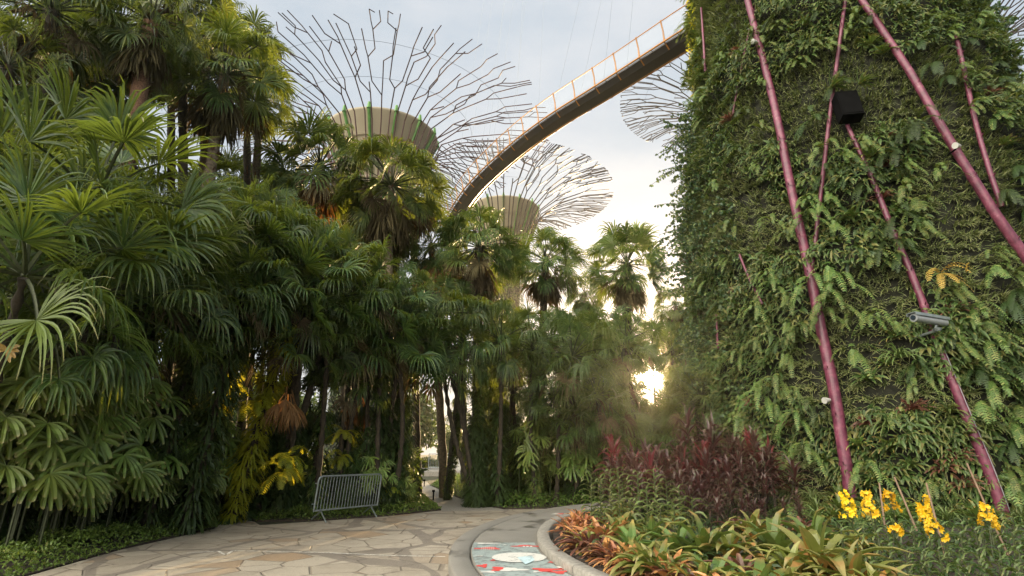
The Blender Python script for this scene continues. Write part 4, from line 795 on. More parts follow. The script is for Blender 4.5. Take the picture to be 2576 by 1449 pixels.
# creeper shoots at the left silhouette
def shoots(seed, n, az0, az1, zlo, zhi, ext):
    r = np.random.default_rng(seed); mb = MB(); th0 = math.atan2(-TC[1], -TC[0])
    for _ in range(n):
        a = th0-r.uniform(az0, az1); z = r.uniform(zlo, zhi); b = wp(np.array([a]), np.array([z]), .1)[0]; nv = np.array([math.cos(a), math.sin(a), 0]); L = ext*r.uniform(.3, 1)
        m = 9; t = np.linspace(0, 1, m); dirn = nrm(nv+r.normal(0, .35, 3)+[0, 0, r.uniform(-.3, .7)]); p = b+dirn*(t*L)[:, None]; p[:, 2] -= (t**2)*L*r.uniform(.1, .5)
        segs(mb, p[:-1], p[1:], .007, .005, 3, mat=1)
        k = int(L/.035)+4; tk = r.random(k); q = np.stack([np.interp(tk, t, p[:, i]) for i in range(3)], 1)
        strips(mb, q, r.normal(0, 1, (k, 3))+[0, 0, -.6], r.normal(0, 1, (k, 3)), r.uniform(.07, .12, k), .075, [.15, 1, .9, .1], droop=.8, nseg=3, fold=.1)
    return mb.mesh('creeper', [M['vine'], M['bark_dark']])
ob = link('creeper_shoots', shoots(5, 420, .9, 1.75, 2.5, 13.5, 1.0), tw); ob = link('creeper_shoots', shoots(6, 300, .6, 1.3, 2.0, 11, .55), tw); ob = link('creeper_shoots', shoots(7, 260, -1.6, -.9, 6, 22, .7), tw); ob = link('creeper_shoots', shoots(17, 60, 1.0, 1.5, 6.5, 13, 1.7), tw)
def yellow_edge(mb):
    r = np.random.default_rng(8); n = 900; th0 = math.atan2(-TC[1], -TC[0]); a = th0-r.uniform(1.15, 1.6, n); z = r.uniform(14.8, 19.5, n); b = wp(a, z, .1)
    strips(mb, b+r.normal(0, .12, b.shape), r.normal(0, 1, b.shape)+[-.3, .3, -.2], r.normal(0, 1, b.shape), .2, .05, [.2, 1, .8, .1], droop=.8, nseg=3)
ob = link('yellow_creeper', cloth(yellow_edge, 'yellow_creeper', [M['sunlit_fern']]), tw)
# ferns and bromeliads on the tower, each one a plant of its own
FW = [fern(201, 8, 1.0), fern(202, 6, 1.3), fern(203, 9, .8), fern(204, 8, 1.0, mat='fern_dark')]
FN = ['feathery', 'long-fronded', 'small dense', 'dark']
BW = [rosette(211, 20, .42, .045, mat='brom_green', wall=True, droop=1.0), rosette(212, 22, .36, .05, mat='brom_wine', wall=True, droop=.9), rosette(213, 26, .5, .03, mat='vanda', wall=True, droop=1.6), rosette(214, 16, .45, .07, mat='wall_leaf', wall=True, droop=1.2)]
BN = ['green strap-leaved', 'wine-tinted', 'narrow-leaved', 'broad dark-leaved']
def tower_place(u, v): 
    hz = 'near top' if v < 200 else 'high up' if v < 430 else 'halfway up' if v < 680 else 'low down' if v < 950 else 'near foot'
    l1 = np.interp(v, [0, 320, 600, 980, 1270], [1880, 1960, 2018, 2098, 2142]); l2 = np.interp(v, [0, 290, 560, 1080, 1390], [2168, 2352, 2500, 2600, 2700]) if v < 560 else np.interp(v, [560, 870, 1390], [2238, 2362, 2562])
    if v < 560 and u > l2: s = 'right of thick pipes'
    elif v < 560: s = 'left of first thick pipe' if u < l1 else 'between thick pipes'
    else: s = 'left of first thick pipe' if u < l1 else 'between thick pipes' if u < l2 else 'right of thick pipes'
    return hz, s
def tplant(u, v, mesh, nm, adj, s, cat, grp, off=.15):
    p = on_tower(u, v, off); a = math.atan2(p[1]-TC[1], p[0]-TC[0]); hz, sd_ = tower_place(u, v)
    thing(nm, mesh, p, rz=a-math.pi/2, s=s, label=f'{adj} on the tower {hz}, {sd_}', cat=cat, group=grp)
pts_ = []; tries = 0
while len(pts_) < 235 and tries < 30000:
    tries += 1; u = r_.uniform(1735, 2590); v = r_.uniform(-30, 1230)
    if v < 200 and u > 2440+v*.5: continue
    if v > 950 and u < 1850: continue
    if min([9e9]+[(u-a)**2+(v-b_)**2 for a, b_ in pts_]) < 34**2: continue
    hz, sd_ = tower_place(u, v)
    nz = noise.noise(Vector((u*.006, v*.006, 2.2)))
    pt_ = on_tower(u, v, 0); pa = math.atan2(pt_[1]-TC[1], pt_[0]-TC[0])
    if patch([pa], [pt_[2]])[0] > .1 and r_.random() < .93: continue
    # keep the pipes readable
    dmin = min(abs(u-np.interp(v, [0, 320, 600, 980, 1270], [1880, 1960, 2018, 2098, 2142])), abs(u-(np.interp(v, [0, 290, 640], [2168, 2352, 2576]))) if v < 640 else 99, abs(u-np.interp(v, [670, 870, 1390], [2285, 2362, 2562])) if v > 670 else 99)
    if dmin < 34 and r_.random() < .9: continue
    pts_.append((u, v))
for k, (u, v) in enumerate(pts_):
    if v < 880 or u > 2450 or u < 2050: pf = .8
    else: pf = .25
    if r_.random() < pf:
        i = r_.integers(0, 4); tplant(u, v, FW[i], 'wall_fern', FN[i]+' fern', r_.uniform(.65, 1.1), 'fern', 'ferns on the planted tower')
    else:
        i = r_.integers(0, 4); tplant(u, v, BW[i], 'wall_bromeliad', BN[i]+' bromeliad', r_.uniform(.8, 1.3), 'bromeliad', 'bromeliads on the planted tower')
GF = fern(220, 7, .7, mat='fern_gold'); p = on_tower(2365, 690, .3); thing('golden_fern', GF, p, rz=math.atan2(p[1]-TC[1], p[0]-TC[0])-math.pi/2, label='golden orange fern low on the tower above the security camera', cat='fern')
for (u, v, lab, s) in [(2090, 222, 'leafy bird-nest fern perched on top of the black box', 1.2), (2160, 215, 'second leafy fern on top of the black box', 1.1)]:
    p = on_tower(u, v, .55); thing('nest_fern', BW[3], p, rz=-2.1, s=s, label=lab, cat='fern', group='ferns on the black box')
# black box on the tower
p = on_tower(2132, 270, .42); a = math.atan2(p[1]-TC[1], p[0]-TC[0])
o = link('loudspeaker_box'); o.location = p; o.rotation_euler = (R(12), 0, a-math.pi/2+.35); o['label'] = 'black box fixed high on the tower beside the thin V pipe'; o['category'] = 'equipment box'
mb = MB(); box(mb, (0, 0, 0), (.5, .34, .78)); link('housing', mb.mesh('housing', [M['black']]), o)
mb = MB(); box(mb, (0, .177, 0), (.44, .012, .70)); box(mb, (0, .173, .37), (.47, .02, .03)); link('grille', mb.mesh('grille', [M['black']]), o)
mb = MB(); box(mb, (0, -.28, 0), (.1, .22, .4)); link('bracket', mb.mesh('bracket', [M['galv']]), o); REG.append((o, tuple(p)))
# security camera
p = on_tower(2340, 806, .75); o = link('security_camera'); o.location = p; o['label'] = 'grey bullet security camera mounted on the right-hand pipe'; o['category'] = 'security camera'
o.rotation_euler = (R(-3), R(3), R(18)); REG.append((o, tuple(p)))
mb = MB(); tube(mb, [(-.44, 0, 0), (.42, 0, 0)], .085, 16); link('body', mb.mesh('body', [M['camgrey']], True), o)
mb = MB(); 
for x0, x1, zz in ((-.52, .46, .1),): box(mb, ((x0+x1)/2, 0, zz), (x1-x0, .2, .014)); box(mb, ((x0+x1)/2, -.1, zz-.03), (x1-x0, .012, .06)); box(mb, ((x0+x1)/2, .1, zz-.03), (x1-x0, .012, .06))
link('sunshield', mb.mesh('shield', [M['galv']]), o)
mb = MB(); tube(mb, [(-.47, 0, 0), (-.445, 0, 0)], .088, 16); tube(mb, [(-.50, 0, 0), (-.47, 0, 0)], .05, 16, 1); link('lens', mb.mesh('lens', [M['camgrey'], M['lens']], True), o)
mb = MB(); segs(mb, [(.15, 0, -.08), (.15, .05, -.2)], [(.15, .05, -.2), (.2, .6, -.22)], .03, .03, 8); segs(mb, [(.15, 0, -.16)], [(.15, 0, -.2)], .09, .07, 12); link('mount', mb.mesh('mount', [M['galv']]), o)
# small lamps on pipes
for (u, v, lab) in [(2410, 368, 'small white spotlight on the upper right pipe'), (1900, 106, 'small dark-mounted spotlight near the top of the first pipe'), (2082, 1008, 'small white lamp low on the first pipe')]:
    p = on_tower(u, v, .55); o = link('spotlight'); o.location = p; o['label'] = lab; o['category'] = 'lamp'; o['group'] = 'small lamps on the tower'; o.rotation_euler = (0, 0, R(20)); REG.append((o, tuple(p)))
    mb = MB(); tube(mb, [(-.1, 0, 0), (-.04, 0, .01), (.07, 0, .02)], [.075, .06, .035], 12); link('lamp_head', mb.mesh('head', [M['white']], True), o); mb = MB(); segs(mb, [(.03, 0, 0)], [(.08, .3, -.06)], .018, .018, 6); link('arm', mb.mesh('arm', [M['black']]), o)
# ------------------------------------------------------------------ flower bed plants
def bed(u, v, mesh, s, nm, lab, cat, grp, z=.24, zc=.2, rz=None):
    """plant whose middle (zc above its foot) shows at u, v"""
    p = G(u, v, z+zc*(s if np.isscalar(s) else s[0])); p[2] = z
    q_ = p[:2]-np.array(CB); dq = np.linalg.norm(q_)
    if dq > 8.45 and p[0] < 4: p[:2] = np.array(CB)+q_/dq*8.45
    return thing(nm, mesh, p, rz=u*1.7 if rz is None else rz, s=s, label=lab, cat=cat, group=grp, rx=0, anchor=p+[0, 0, .2])
RO = {'big': rosette(301, 28, .68, .105, (78, 8), 1.1, 'brom_mixed'), 'green': rosette(302, 19, .52, .085, (75, 10), 1.1, 'brom_green'), 'green2': rosette(303, 16, .42, .09, (70, 15), .9, 'brom_green'),
      'orange': rosette(304, 19, .30, .055, (70, 5), .9, 'brom_orange'), 'coral': rosette(305, 20, .30, .065, (55, 0), .7, 'brom_coral'), 'wine': rosette(306, 19, .32, .06, (70, 5), 1.0, 'brom_wine'), 'mixed': rosette(307, 20, .48, .075, (80, 10), 1.2, 'brom_mixed')}
BB = [(2062, 1388, 'big', 1.0, 'largest copper-green bromeliad at lower right'), (1948, 1330, 'green', 1.25, 'large arching green bromeliad left of the largest one'), (1768, 1335, 'green', 1.2, 'arching green bromeliad in the middle of the bed'), (1795, 1405, 'green2', .95, 'bright upright green bromeliad in the front row'),
 (1655, 1385, 'green2', 1.0, 'open green bromeliad near the platform kerb'), (1550, 1310, 'mixed', 1.15, 'tall green and copper bromeliad behind the orange ones'), (1535, 1395, 'mixed', .85, 'low green-copper bromeliad at the kerb'), (1590, 1345, 'green', .9, 'green bromeliad among the orchid stems'),
 (1690, 1428, 'coral', 1.3, 'coral bromeliad at the bottom edge, left of a pair'), (1765, 1436, 'coral', 1.2, 'coral bromeliad at the bottom edge, right of a pair'), (1905, 1425, 'green2', .95, 'dark green bromeliad left of the largest one'), (2140, 1345, 'mixed', .9, 'copper bromeliad behind the largest one'),
 (1470, 1345, 'mixed', .7, 'small copper bromeliad among orange ones at the kerb'), (1860, 1380, 'wine', 1.2, 'wine-dark bromeliad in the middle front'), (1720, 1395, 'wine', 1.1, 'wine-dark bromeliad between two green ones'), (1600, 1425, 'wine', 1.1, 'brownish bromeliad low by the kerb'), (1560, 1440, 'wine', 1.0, 'lowest brownish bromeliad by the kerb'),
 (1640, 1320, 'green', .8, 'small green bromeliad behind the open one'), (2010, 1290, 'wine', 1.3, 'wine bromeliad in shade behind the largest one'), (1860, 1290, 'wine', 1.3, 'wine bromeliad in shade before the cordylines'), (1700, 1290, 'mixed', .8, 'copper bromeliad below the cordylines'), (1980, 1440, 'mixed', .8, 'copper bromeliad at the bottom edge'), (1830, 1440, 'wine', 1.0, 'wine bromeliad at the bottom edge'), (2200, 1440, 'mixed', .8, 'coppery bromeliad right of the largest one'),
 (1480, 1405, 'mixed', .9, 'olive-copper bromeliad at the kerb near the bottom edge'), (1610, 1375, 'mixed', 1.0, 'olive-copper bromeliad beside the open green one'), (1700, 1345, 'green', 1.0, 'green bromeliad between two arching ones'), (1830, 1345, 'mixed', 1.1, 'olive-copper bromeliad between the middle and left arching ones'), (1550, 1270, 'mixed', 1.0, 'copper bromeliad at the feet of the orchid stems'), (1640, 1440, 'mixed', .8, 'copper bromeliad at the bottom edge beside the corals'), (2140, 1430, 'big', .7, 'second copper-green bromeliad just right of the largest'), (1890, 1300, 'mixed', 1.1, 'copper bromeliad in the shade below the cordylines'), (1510, 1290, 'orange', 1.6, 'orange bromeliad highest on the kerb side'), (1600, 1300, 'green2', .9, 'upright green bromeliad among orchid stems'), (2040, 1320, 'green', 1.2, 'green bromeliad behind the largest one, left side'), (1985, 1385, 'mixed', 1.0, 'copper bromeliad touching the largest one')]
for (u, v, k, s, lab) in BB: bed(u, v, RO[k], s*(1.4 if k not in ('coral', 'wine') else 1.2), 'bromeliad', lab, 'bromeliad', 'bromeliads in the bed')
for k, (u, v) in enumerate([(1395, 1330), (1420, 1315), (1440, 1345), (1410, 1350), (1465, 1320), (1445, 1300), (1425, 1372), (1480, 1370), (1500, 1335), (1455, 1380), (1500, 1405), (1480, 1395), (1520, 1360), (1405, 1305), (1530, 1425), (1500, 1310), (1470, 1412), (1435, 1285), (1465, 1350), (1490, 1350), (1430, 1395), (1455, 1425), (1510, 1380), (1545, 1405), (1570, 1425), (1390, 1342), (1475, 1300), (1520, 1335), (1500, 1430), (1600, 1400)]):
    bed(u, v, RO['orange' if k % 3 else 'wine'], r_.uniform(1.1, 1.6), 'bromeliad', ('orange' if k % 3 else 'dark red')+' small bromeliad crowding the kerb', 'bromeliad', 'small bromeliads along the kerb', zc=.12)
VH = [.3, .45, .65, .85, 1.05]; VA = [vanda(311+i, h) for i, h in enumerate(VH)]
VB = [vanda(341+i, h, L=.24, mat='vanda_light', sp=.042, w=.045, dr=.6) for i, h in enumerate(VH)]
def vput(u, vtop, Y, k, lab, s=1, rz=0, mesh=None):
    mesh = mesh or VA
    p = P(u, vtop, Y); zf = .24; need = p[2]-zf; k = int(np.argmin([abs(h+.12-need) for h in VH])); s = float(np.clip(need/(VH[k]+.12), .75, 1.25)); p[2] = zf
    thing('orchid_plant', [('leaves', mesh[k][0]), ('stem', mesh[k][1])], p, rz=rz, s=s, label=lab, cat='orchid', group='upright orchid plants', anchor=p+[0, 0, .4])
for k, (u, v, Y) in enumerate([(1482, 1175, 11.2), (1530, 1170, 11), (1505, 1195, 10.4), (1598, 1172, 10.2), (1640, 1168, 10.4), (1560, 1200, 10.8), (1670, 1195, 10), (1702, 1210, 10.2), (1620, 1215, 9.6), (1690, 1250, 9.4), (1580, 1240, 9.8), (1655, 1250, 9.2), (1735, 1235, 10), (1550, 1165, 10.4)]):
    vput(u, v, Y, k % 3, 'upright ladder-leaved orchid plant left of the red cordylines', None, rz=r_.uniform(-.4, .4), mesh=VB)
for k in range(48):
    u = 2100+(k % 12)*44+r_.uniform(-14, 14); row = k//12; Y = (8.5, 7.6, 6.8, 6.0, 5.9)[row]+r_.uniform(-.2, .2); vput(u, (1285, 1318, 1355, 1395, 1400)[row]+r_.uniform(-16, 16), Y, k % 3, 'arching orchid plant '+('behind', 'behind', 'among', 'in front of', 'well in front of')[row]+' the yellow flower spikes', None, rz=r_.uniform(-.5, .5))
# yellow flower spikes
def spike(seed, L):
    r = np.random.default_rng(seed); mb = MB(); st = MB(); t = np.linspace(0, 1, 8); c = np.stack([.06*np.sin(t*2.5)*L/.3, 0*t, t*L-.35*0], 1); tube(st, np.concatenate([[[0, 0, -.35]], c]), .005, 5)
    n = int(L*150); tk = np.sort(r.random(n)); b = np.stack([np.interp(tk, t, c[:, i]) for i in range(3)], 1); a = r.uniform(0, 6.28, n); rad = .035+.05*(1-tk); fc = b+np.stack([np.cos(a)*rad, np.sin(a)*rad, r.normal(0, .01, n)], 1)
    segs(st, b, fc, .002, .002, 3)
    for k in range(5):
        ph = k*2*math.pi/5; u_ = np.stack([-np.sin(a), np.cos(a), 0*a], 1); d = u_*math.cos(ph)+np.array([0, 0, 1])*math.sin(ph)+np.stack([np.cos(a), np.sin(a), 0*a], 1)*.35
        strips(mb, fc, d, np.stack([np.cos(a), np.sin(a), 0*a+.01], 1), .034*r.uniform(.8, 1.2, n), .024, [.4, 1, .9, .3], droop=.2, nseg=3)
    return mb.mesh('blooms', [M['bloom']]), st.mesh('spike', [M['cane']])
for k, (u, v0, v1, Y, lab) in enumerate([(2132, 1240, 1298, 8, 'leftmost slim yellow flower spike beside the first pipe'), (2192, 1235, 1300, 7.8, 'full yellow flower spike just right of the first pipe'), (2250, 1235, 1288, 8, 'yellow flower spike third from the left'), (2366, 1248, 1352, 7.2, 'tallest yellow flower spike in the bed'), (2488, 1268, 1322, 7.4, 'rightmost yellow flower spike'), (2248, 1318, 1340, 7.4, 'tiny low yellow flower cluster')]):
    top = P(u, v0, Y); bot = P(u, v1, Y); L = top[2]-bot[2]; bm, sm2 = spike(k+400, L); thing('orchid_spike', [('blooms', bm), ('stalk', sm2)], bot, rz=k, s=(1.15, 1.15, 1), label=lab, cat='flower', group='yellow orchid spikes', rx=R(-4), ry=R(6 if k % 2 else -8))
CO = [cordyline(321), cordyline(322, 'cordy_red', 3, .8), cordyline(323, 'cordy', 5, 1.1)]
for k, (u, v, Y, i, s) in enumerate([(1580, 1110, 13, 0, .9), (1620, 1095, 13.2, 0, 1), (1555, 1150, 12.6, 0, .8), (1660, 1120, 12.8, 0, 1), (1715, 1075, 13.6, 0, 1.1), (1745, 1105, 13, 1, 1.1), (1790, 1070, 13.6, 2, 1.1), (1775, 1110, 12.4, 0, 1), (1845, 1085, 13.4, 0, 1.0), (1800, 1150, 11.8, 0, 1), (1700, 1150, 12, 0, 1), (1650, 1160, 11.8, 0, .8), (1870, 1110, 13, 2, 1.1), (1740, 1190, 11, 0, .9), (1830, 1200, 11, 0, .9), (1900, 1160, 12, 2, 1), (1600, 1150, 11.8, 0, .8), (1930, 1110, 12.8, 0, 1), (1890, 1080, 13.8, 1, 1), (1620, 1130, 12.2, 1, .5), (1780, 1230, 10.4, 0, .9), (1880, 1240, 10.4, 0, .9), (1560, 1090, 14, 1, .8), (2000, 1230, 10.8, 0, 1)]):
    p = P(u, v, Y); top = p[2]; p[2] = .22; s = max(.55, (top-.22)/(1.2 if i != 1 else 1.0)); lf, st = CO[i]
    thing('cordyline', [('leaves', lf), ('stems', st)], p, rz=k*1.3, s=s, label=('bright red' if i == 1 else 'dark purple-red')+(' large' if s > 1.15 else ' low' if s < .85 else '')+' cordyline at the left foot of the planted tower', cat='cordyline', group='red cordylines', anchor=(p[0], p[1], top))
# strap plants and ferns filling the bed in front of the tower
FB = fern(331, 14, .7, wall=False, npin=20); GB = rosette(332, 30, .6, .03, (80, 15), 1.5, 'vanda')
for k in range(34):
    u = 1980+(k % 12)*56+r_.uniform(-20, 20); v = 1230-(k//12)*40+r_.uniform(-15, 15); Y = 11.2+(k//12)*.9
    p = P(u, v, Y); p[2] = max(.22, p[2]*.35)
    if (p[0]-TC[0])**2+(p[1]-TC[1])**2 < 4.7**2: continue
    kk = k % 3; thing(('bed_fern', 'strap_plant', 'bromeliad')[kk], (FB, GB, RO['green'])[kk], p, rz=k, s=r_.uniform(.8, 1.2), label=('feathery green fern', 'grassy strap-leaved plant', 'shaded green bromeliad')[kk]+' between the flower spikes and the tower foot', cat=('fern', 'plant', 'bromeliad')[kk], group='plants at the tower foot')
n = 14000; hp = hull(pts); xs = r_.uniform(-.5, 12, n*3); ys = r_.uniform(4.5, 17, n*3); kp = [i for i in range(n*3) if inside((xs[i], ys[i]), hp) and (xs[i]-TC[0])**2+(ys[i]-TC[1])**2 > 23 and not ((xs[i]-CB[0])**2+(ys[i]-CB[1])**2 > 8.6**2)][:n]
B = np.stack([xs[kp], ys[kp], .2+.2*r_.random(len(kp))**2], 1); mb = MB(); strips(mb, B, r_.normal(0, 1, B.shape)+[0, -.2, .5], r_.normal(0, .6, B.shape)+[0, 0, 1], .13*r_.uniform(.5, 1.4, len(kp)), .03, [.4, 1, .8, .1], droop=1.0, nseg=3)
struct('bed_undergrowth', mb.mesh('bed_undergrowth', [M['fern_dark']]), 'stuff', 'low leafy undergrowth covering the soil of the flower bed')
for k, (u, v, Y, s) in enumerate([(1545, 885, 26, .9), (1640, 850, 34, .8), (1745, 935, 27, .8), (1545, 1035, 21, .85), (1650, 1110, 20, .9), (1760, 1050, 21, .9), (1760, 870, 24, .8), (1480, 850, 27, .9), (1700, 1010, 33, .65), (1700, 1130, 18, .8), (1530, 1060, 18, .8)]):
    under(u, v, Y, s, 'understorey palm '+('just above and left of', 'directly above', 'right of', 'below and left of', 'straight below', 'below and right of', 'above and right of', 'far left of', 'just below and right of', 'well below', 'lower left of')[k]+' the low sun', k % 2)
for k in range(40):
    u = r_.uniform(1440, 1780); v = r_.uniform(850, 1120); Y = r_.uniform(17, 30)
    if in_lane(P(u, v, Y), 1.05) or (1590 < u < 1750 and v < 880): continue
    under(u, v, Y, .8, 'shaded understorey palm '+('left' if u < 1640 else 'right')+' of the low sun, '+('above' if v < 955 else 'below')+' its height', k % 2)
# bamboo stakes
for (u0, v0, u1, v1, Y, lab) in [(2432, 1165, 2478, 1268, 8.2, 'longest bare bamboo stake leaning left above the flowers'), (2330, 1215, 2352, 1300, 8, 'bamboo stake behind the tallest yellow spike'), (2250, 1200, 2275, 1260, 8.6, 'short bamboo stake above third yellow spike'), (2212, 1215, 2218, 1262, 8.6, 'thin bamboo stake right of the first pipe')]:
    a = P(u0, v0, Y); b_ = P(u1, v1, Y-.1); b_ = a+(b_-a)*2.2; mb = MB(); tube(mb, np.stack([a-b_, (a-b_)*.5, [0, 0, 0]]), [.012, .014, .015], 7); thing('bamboo_stake', mb.mesh('stake', [M['bamboo']], True), b_, label=lab, cat='stake', group='bamboo stakes', anchor=a)
# ------------------------------------------------------------------ crowd barrier
A0 = G(800, 1313); B0 = G(932, 1298); dx = nrm(B0-A0); mid = (A0+B0)/2; ang = math.atan2(dx[1], dx[0])
br = link('crowd_barrier'); br.location = mid; br.rotation_euler = (R(7), 0, ang); br['label'] = 'grey steel crowd barrier standing on the paving before the trees'; br['category'] = 'barrier'
Wb = float(np.linalg.norm(B0-A0))+.34; hb = 1.0; z0 = .23
def rr_frame(mb):
    q = []; rc = .1
    for cx, cz, s0 in ((Wb/2-rc, hb-rc, 0), (-Wb/2+rc, hb-rc, 90)):
        for a in range(0, 91, 15): q.append((cx+rc*math.cos(R(s0+a)), 0, cz+rc*math.sin(R(s0+a))))
    q = [(Wb/2, 0, z0)]+q+[(-Wb/2, 0, z0)]; tube(mb, q, .021, 8); tube(mb, [(-Wb/2, 0, z0+.02), (Wb/2, 0, z0+.02)], .02, 8)
def bpart(nm, fn): 
    mb = MB(); fn(mb); link(nm, mb.mesh(nm, [M['galv']], True), br)
bpart('frame', rr_frame)
nb = 21; xs = np.linspace(-Wb/2, Wb/2, nb+2)[1:-1]
bpart('bars', lambda mb: segs(mb, [(x, 0, z0+.02) for x in xs], [(x, 0, hb) for x in xs], .009, .009, 6))
for sx in (-1, 1):
    bpart('foot', lambda mb: (tube(mb, [(sx*(Wb/2-.2), -.28, 0), (sx*(Wb/2-.2), -.25, .03), (sx*(Wb/2-.2), 0, z0), (sx*(Wb/2-.2), .25, .03), (sx*(Wb/2-.2), .28, 0)], .018, 8)))
bpart('hook', lambda mb: segs(mb, [(-Wb/2-.02, 0, .4), (-Wb/2-.02, 0, .85)], [(-Wb/2-.08, 0, .4), (-Wb/2-.08, 0, .85)], .012, .012, 6)); REG.append((br, tuple(mid)))
# bollard and path lights
p = G(1258, 1268); mb = MB(); lathe(mb, [(0.001, 1.0), (.085, 1.0), (.1, .97), (.1, 0)], n=24); o = thing('bollard', [('post', mb.mesh('post', [M['bolgrey']], True))], p, label='grey round bollard light in the low green bed', cat='bollard')
mb = MB(); lathe(mb, [(.104, .78), (.104, .8)], n=24); lathe(mb, [(.104, .84), (.104, .86)], n=24); lathe(mb, [(.104, .72), (.104, .74)], n=24); link('louvre', mb.mesh('louvre', [M['black']]), o)
for (u, v, lab) in [(1090, 1258, 'nearer small black path light at the left path edge'), (1067, 1224, 'farther small black path light at the path bend')]:
    p = G(u, v); mb = MB(); lathe(mb, [(.001, .32), (.05, .32), (.05, .26), (.025, .25), (.025, 0)], n=14); thing('path_light', mb.mesh('path_light', [M['black']], True), p, label=lab, cat='lamp', group='path lights')
# far railings on the terrace
def railing(u0, u1, v, Y, lab):
    a = P(u0, v, Y); b_ = P(u1, v, Y); a[2] = b_[2] = .32; L = np.linalg.norm(b_-a); mb = MB(); 
    for zz in (1.15, .2): tube(mb, [(0, 0, zz), (L, 0, zz)], .03, 6)
    tube(mb, [(0, 0, 0), (0, 0, 1.15)], .03, 6); tube(mb, [(L, 0, 0), (L, 0, 1.15)], .03, 6); fr = mb.mesh('rail_frame', [M['galv']])
    mb = MB(); xs = np.arange(.12, L, .12); segs(mb, [(x, 0, .2) for x in xs], [(x, 0, 1.15) for x in xs], .012, .012, 4)
    thing('railing', [('frame', fr), ('bars', mb.mesh('bars', [M['galv']]))], a, rz=math.atan2(b_[1]-a[1], b_[0]-a[0]), label=lab, cat='railing', group='railings on the far terrace')
railing(1078, 1132, 1180, 43, 'pale railing on the far terrace left of the curving thin trunk'); railing(1205, 1232, 1180, 43, 'short pale railing on the far terrace right of the straight trunk')
mb = MB(); box(mb, (0, 0, .45), (2.2, .5, .9)); box(mb, (0, 0, .93), (2.4, .6, .06)); p = P(1165, 1178, 44); p[2] = .32
thing('kiosk_counter', mb.mesh('counter', [M['white']]), p, label='low white counter on the far terrace behind the thin curving trunk', cat='counter')
# ------------------------------------------------------------------ gaps in the leaves where the low sun comes through
bpy.context.view_layer.update()
def prune(o):
    Mx = np.array(o.matrix_world); me = o.data; nv = len(me.vertices); c = Mx[:3, 3]; near = []
    for li, (o_, _) in enumerate(LANES):
        t = float(np.dot(c-o_, SUN))
        if t > 0 and np.linalg.norm(c-o_-SUN*t) < (3.2 if me.name.startswith(('fan', 'skirt')) else 6): near.append(li)
    if not near: return
    co = np.empty(nv*3); me.vertices.foreach_get('co', co); co = co.reshape(-1, 3); w_ = co@Mx[:3, :3].T+c; bad = np.zeros(nv, bool)
    for li in near:
        o_ = LANES[li][0]; q = w_-o_; t = q@SUN; dd_ = np.linalg.norm(q-t[:, None]*SUN, axis=1)
        bad |= (dd_ < np.clip(.0125*t, .02, .5)) & (t > 1) if li == 0 else (dd_ < .38) & (t > .9)
    if not bad.any(): return
    nf_ = len(me.polygons); F_ = np.empty(nf_*4, int); me.loops.foreach_get('vertex_index', F_); F_ = F_.reshape(-1, 4); mi = np.empty(nf_, int); me.polygons.foreach_get('material_index', mi)
    T_ = np.empty(nv); me.attributes['t'].data.foreach_get('value', T_); k = ~bad[F_].any(1)
    if k.sum() < 4: return
    mb = MB()
    mb.add(co, F_[k], 0, T_); mb.M = [mi[k]]; o.data = mb.mesh(me.name, list(me.materials))
for o in list(COL.objects):
    if o.type == 'MESH' and o.name.split('.')[0] in ('crown', 'clinging_ferns', 'dead_fronds', 'leaves', 'shrub', 'ground_fern') and all(len(p_.vertices) == 4 for p_ in o.data.polygons[:4]): prune(o)
# ------------------------------------------------------------------ unique labels
ORD = ['first', 'second', 'third', 'fourth', 'fifth', 'sixth', 'seventh', 'eighth', 'ninth', 'tenth', 'eleventh', 'twelfth']
by = {}
for o, an in REG: by.setdefault(o['label'], []).append((o, an))
for lab, L in by.items():
    if len(L) < 2 or len(L) > 12: continue
    L.sort(key=lambda e: proj(e[1])[0])
    for i, (o, _) in enumerate(L): o['label'] = lab+(', leftmost' if i == 0 else ', rightmost' if i == len(L)-1 else f', {ORD[i]} from left')
# ------------------------------------------------------------------ haze volume added for a glow round the sun
mb = MB(); box(mb, (0, 62, 24.3), (180, 140, 52)); m = bpy.data.materials.new('glow_haze'); m.use_nodes = True; nt = m.node_tree; nt.nodes.clear()
o_ = nt.nodes.new('ShaderNodeOutputMaterial'); pv = nt.nodes.new('ShaderNodeVolumePrincipled'); pv.inputs['Color'].default_value = (.95, .93, .9, 1); pv.inputs['Density'].default_value = .0004; pv.inputs['Anisotropy'].default_value = .84
nt.links.new(pv.outputs[0], o_.inputs['Volume']); struct('haze', mb.mesh('haze', [m]), 'stuff', 'thin haze added in the air for a glow round the low sun')
# ------------------------------------------------------------------ light
sun_d = nrm(ray(1640, 955)); el = math.asin(sun_d[2]); azim = math.atan2(sun_d[0], sun_d[1])
w = bpy.data.worlds.new('World'); sc.world = w; w.use_nodes = True; nt = w.node_tree; nt.nodes.clear()
out = nt.nodes.new('ShaderNodeOutputWorld'); bg = nt.nodes.new('ShaderNodeBackground'); sky = nt.nodes.new('ShaderNodeTexSky'); sky.sky_type = 'NISHITA'; sky.sun_disc = False
sky.sun_elevation = el; sky.sun_rotation = azim; sky.air_density = 1.0; sky.dust_density = 1.5; sky.ozone_density = 1.0
tc = nt.nodes.new('ShaderNodeTexCoord'); V = tc.outputs['Generated']
# thin high cloud evens out the sky
mp = nt.nodes.new('ShaderNodeMapping'); mp.inputs['Scale'].default_value = (1, 1, 2.6); nt.links.new(V, mp.inputs[0])
cl = ramp(nt, noise_n(nt, 2.2, 6, mp.outputs[0], .6), .35, .7)
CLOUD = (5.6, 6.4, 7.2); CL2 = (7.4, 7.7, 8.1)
cloud = mixn(nt, cl, CLOUD, CL2)
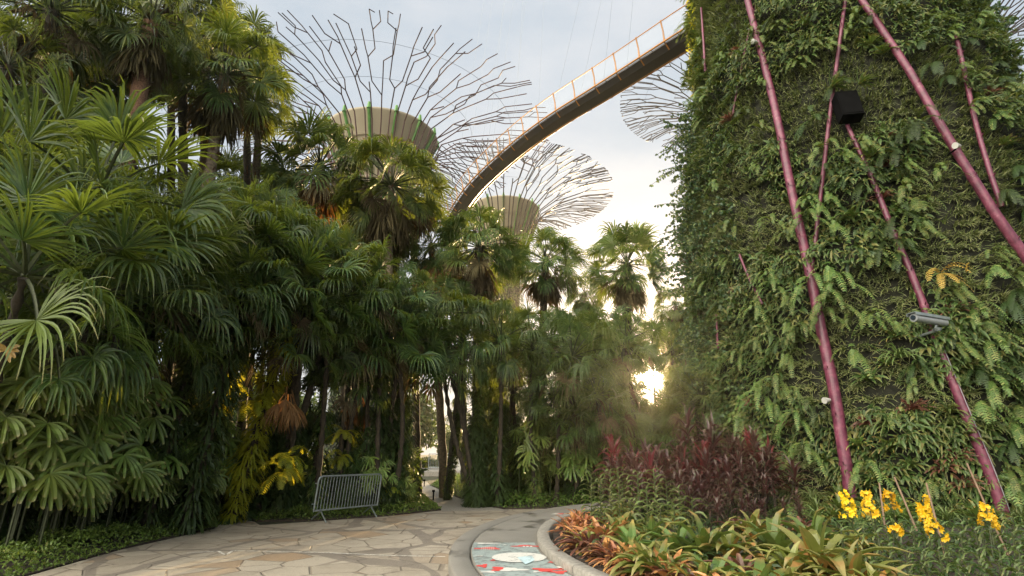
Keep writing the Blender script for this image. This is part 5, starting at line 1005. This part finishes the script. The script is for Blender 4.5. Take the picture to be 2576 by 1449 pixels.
# bright patch added to the unseen sky behind the viewer to lift shaded faces
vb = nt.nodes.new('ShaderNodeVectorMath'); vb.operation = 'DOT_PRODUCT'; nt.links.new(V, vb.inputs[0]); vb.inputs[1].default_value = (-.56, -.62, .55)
back_fill = ramp(nt, vb.outputs['Value'], .48, .97); cloud = mixn(nt, back_fill, cloud, (66, 61, 52))
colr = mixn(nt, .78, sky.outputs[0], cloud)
# aureole round the low sun
vd = nt.nodes.new('ShaderNodeVectorMath'); vd.operation = 'DOT_PRODUCT'; nn = nt.nodes.new('ShaderNodeVectorMath'); nn.operation = 'NORMALIZE'; nt.links.new(V, nn.inputs[0]); nt.links.new(nn.outputs[0], vd.inputs[0]); vd.inputs[1].default_value = tuple(sun_d)
dt = math_n(nt, 'MAXIMUM', vd.outputs['Value'], 0)
g1 = math_n(nt, 'MULTIPLY', math_n(nt, 'POWER', dt, 24), 1.2); disc = ramp(nt, dt, math.cos(R(1.0)), math.cos(R(.7))); g2 = math_n(nt, 'MULTIPLY', math_n(nt, 'POWER', dt, 1500), 60.0)
def addc(a, colr_, f): 
    n = nt.nodes.new('ShaderNodeVectorMath'); n.operation = 'MULTIPLY_ADD'; cb = nt.nodes.new('ShaderNodeCombineXYZ'); 
    for i in range(3): nt.links.new(f, cb.inputs[i])
    nt.links.new(cb.outputs[0], n.inputs[0]); n.inputs[1].default_value = colr_; nt.links.new(a, n.inputs[2]); return n.outputs[0]
c1 = addc(colr, (1, .9, .75), g1); c2 = addc(addc(c1, (1, .8, .5), g2), (1500, 1300, 900), disc)
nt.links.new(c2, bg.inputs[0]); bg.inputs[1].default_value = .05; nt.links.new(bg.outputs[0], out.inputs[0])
sl = bpy.data.lights.new('sun', 'SUN'); sl.energy = 5; sl.angle = R(.5); sl.color = (1, .70, .36); so = bpy.data.objects.new('sun', sl); COL.objects.link(so)
so.rotation_euler = Vector(tuple(-sun_d)).to_track_quat('-Z', 'Y').to_euler()
sc.view_settings.view_transform = 'Standard'; sc.view_settings.look = 'None'; sc.view_settings.gamma = 1; sc.view_settings.exposure = 1.3
sc.render.engine = 'CYCLES'; cy = sc.cycles; cy.max_bounces = 6; cy.diffuse_bounces = 2; cy.glossy_bounces = 2; cy.transmission_bounces = 3; cy.transparent_max_bounces = 8
cy.use_denoising = True; cy.sample_clamp_indirect = 6; cy.caustics_reflective = False; cy.caustics_refractive = False
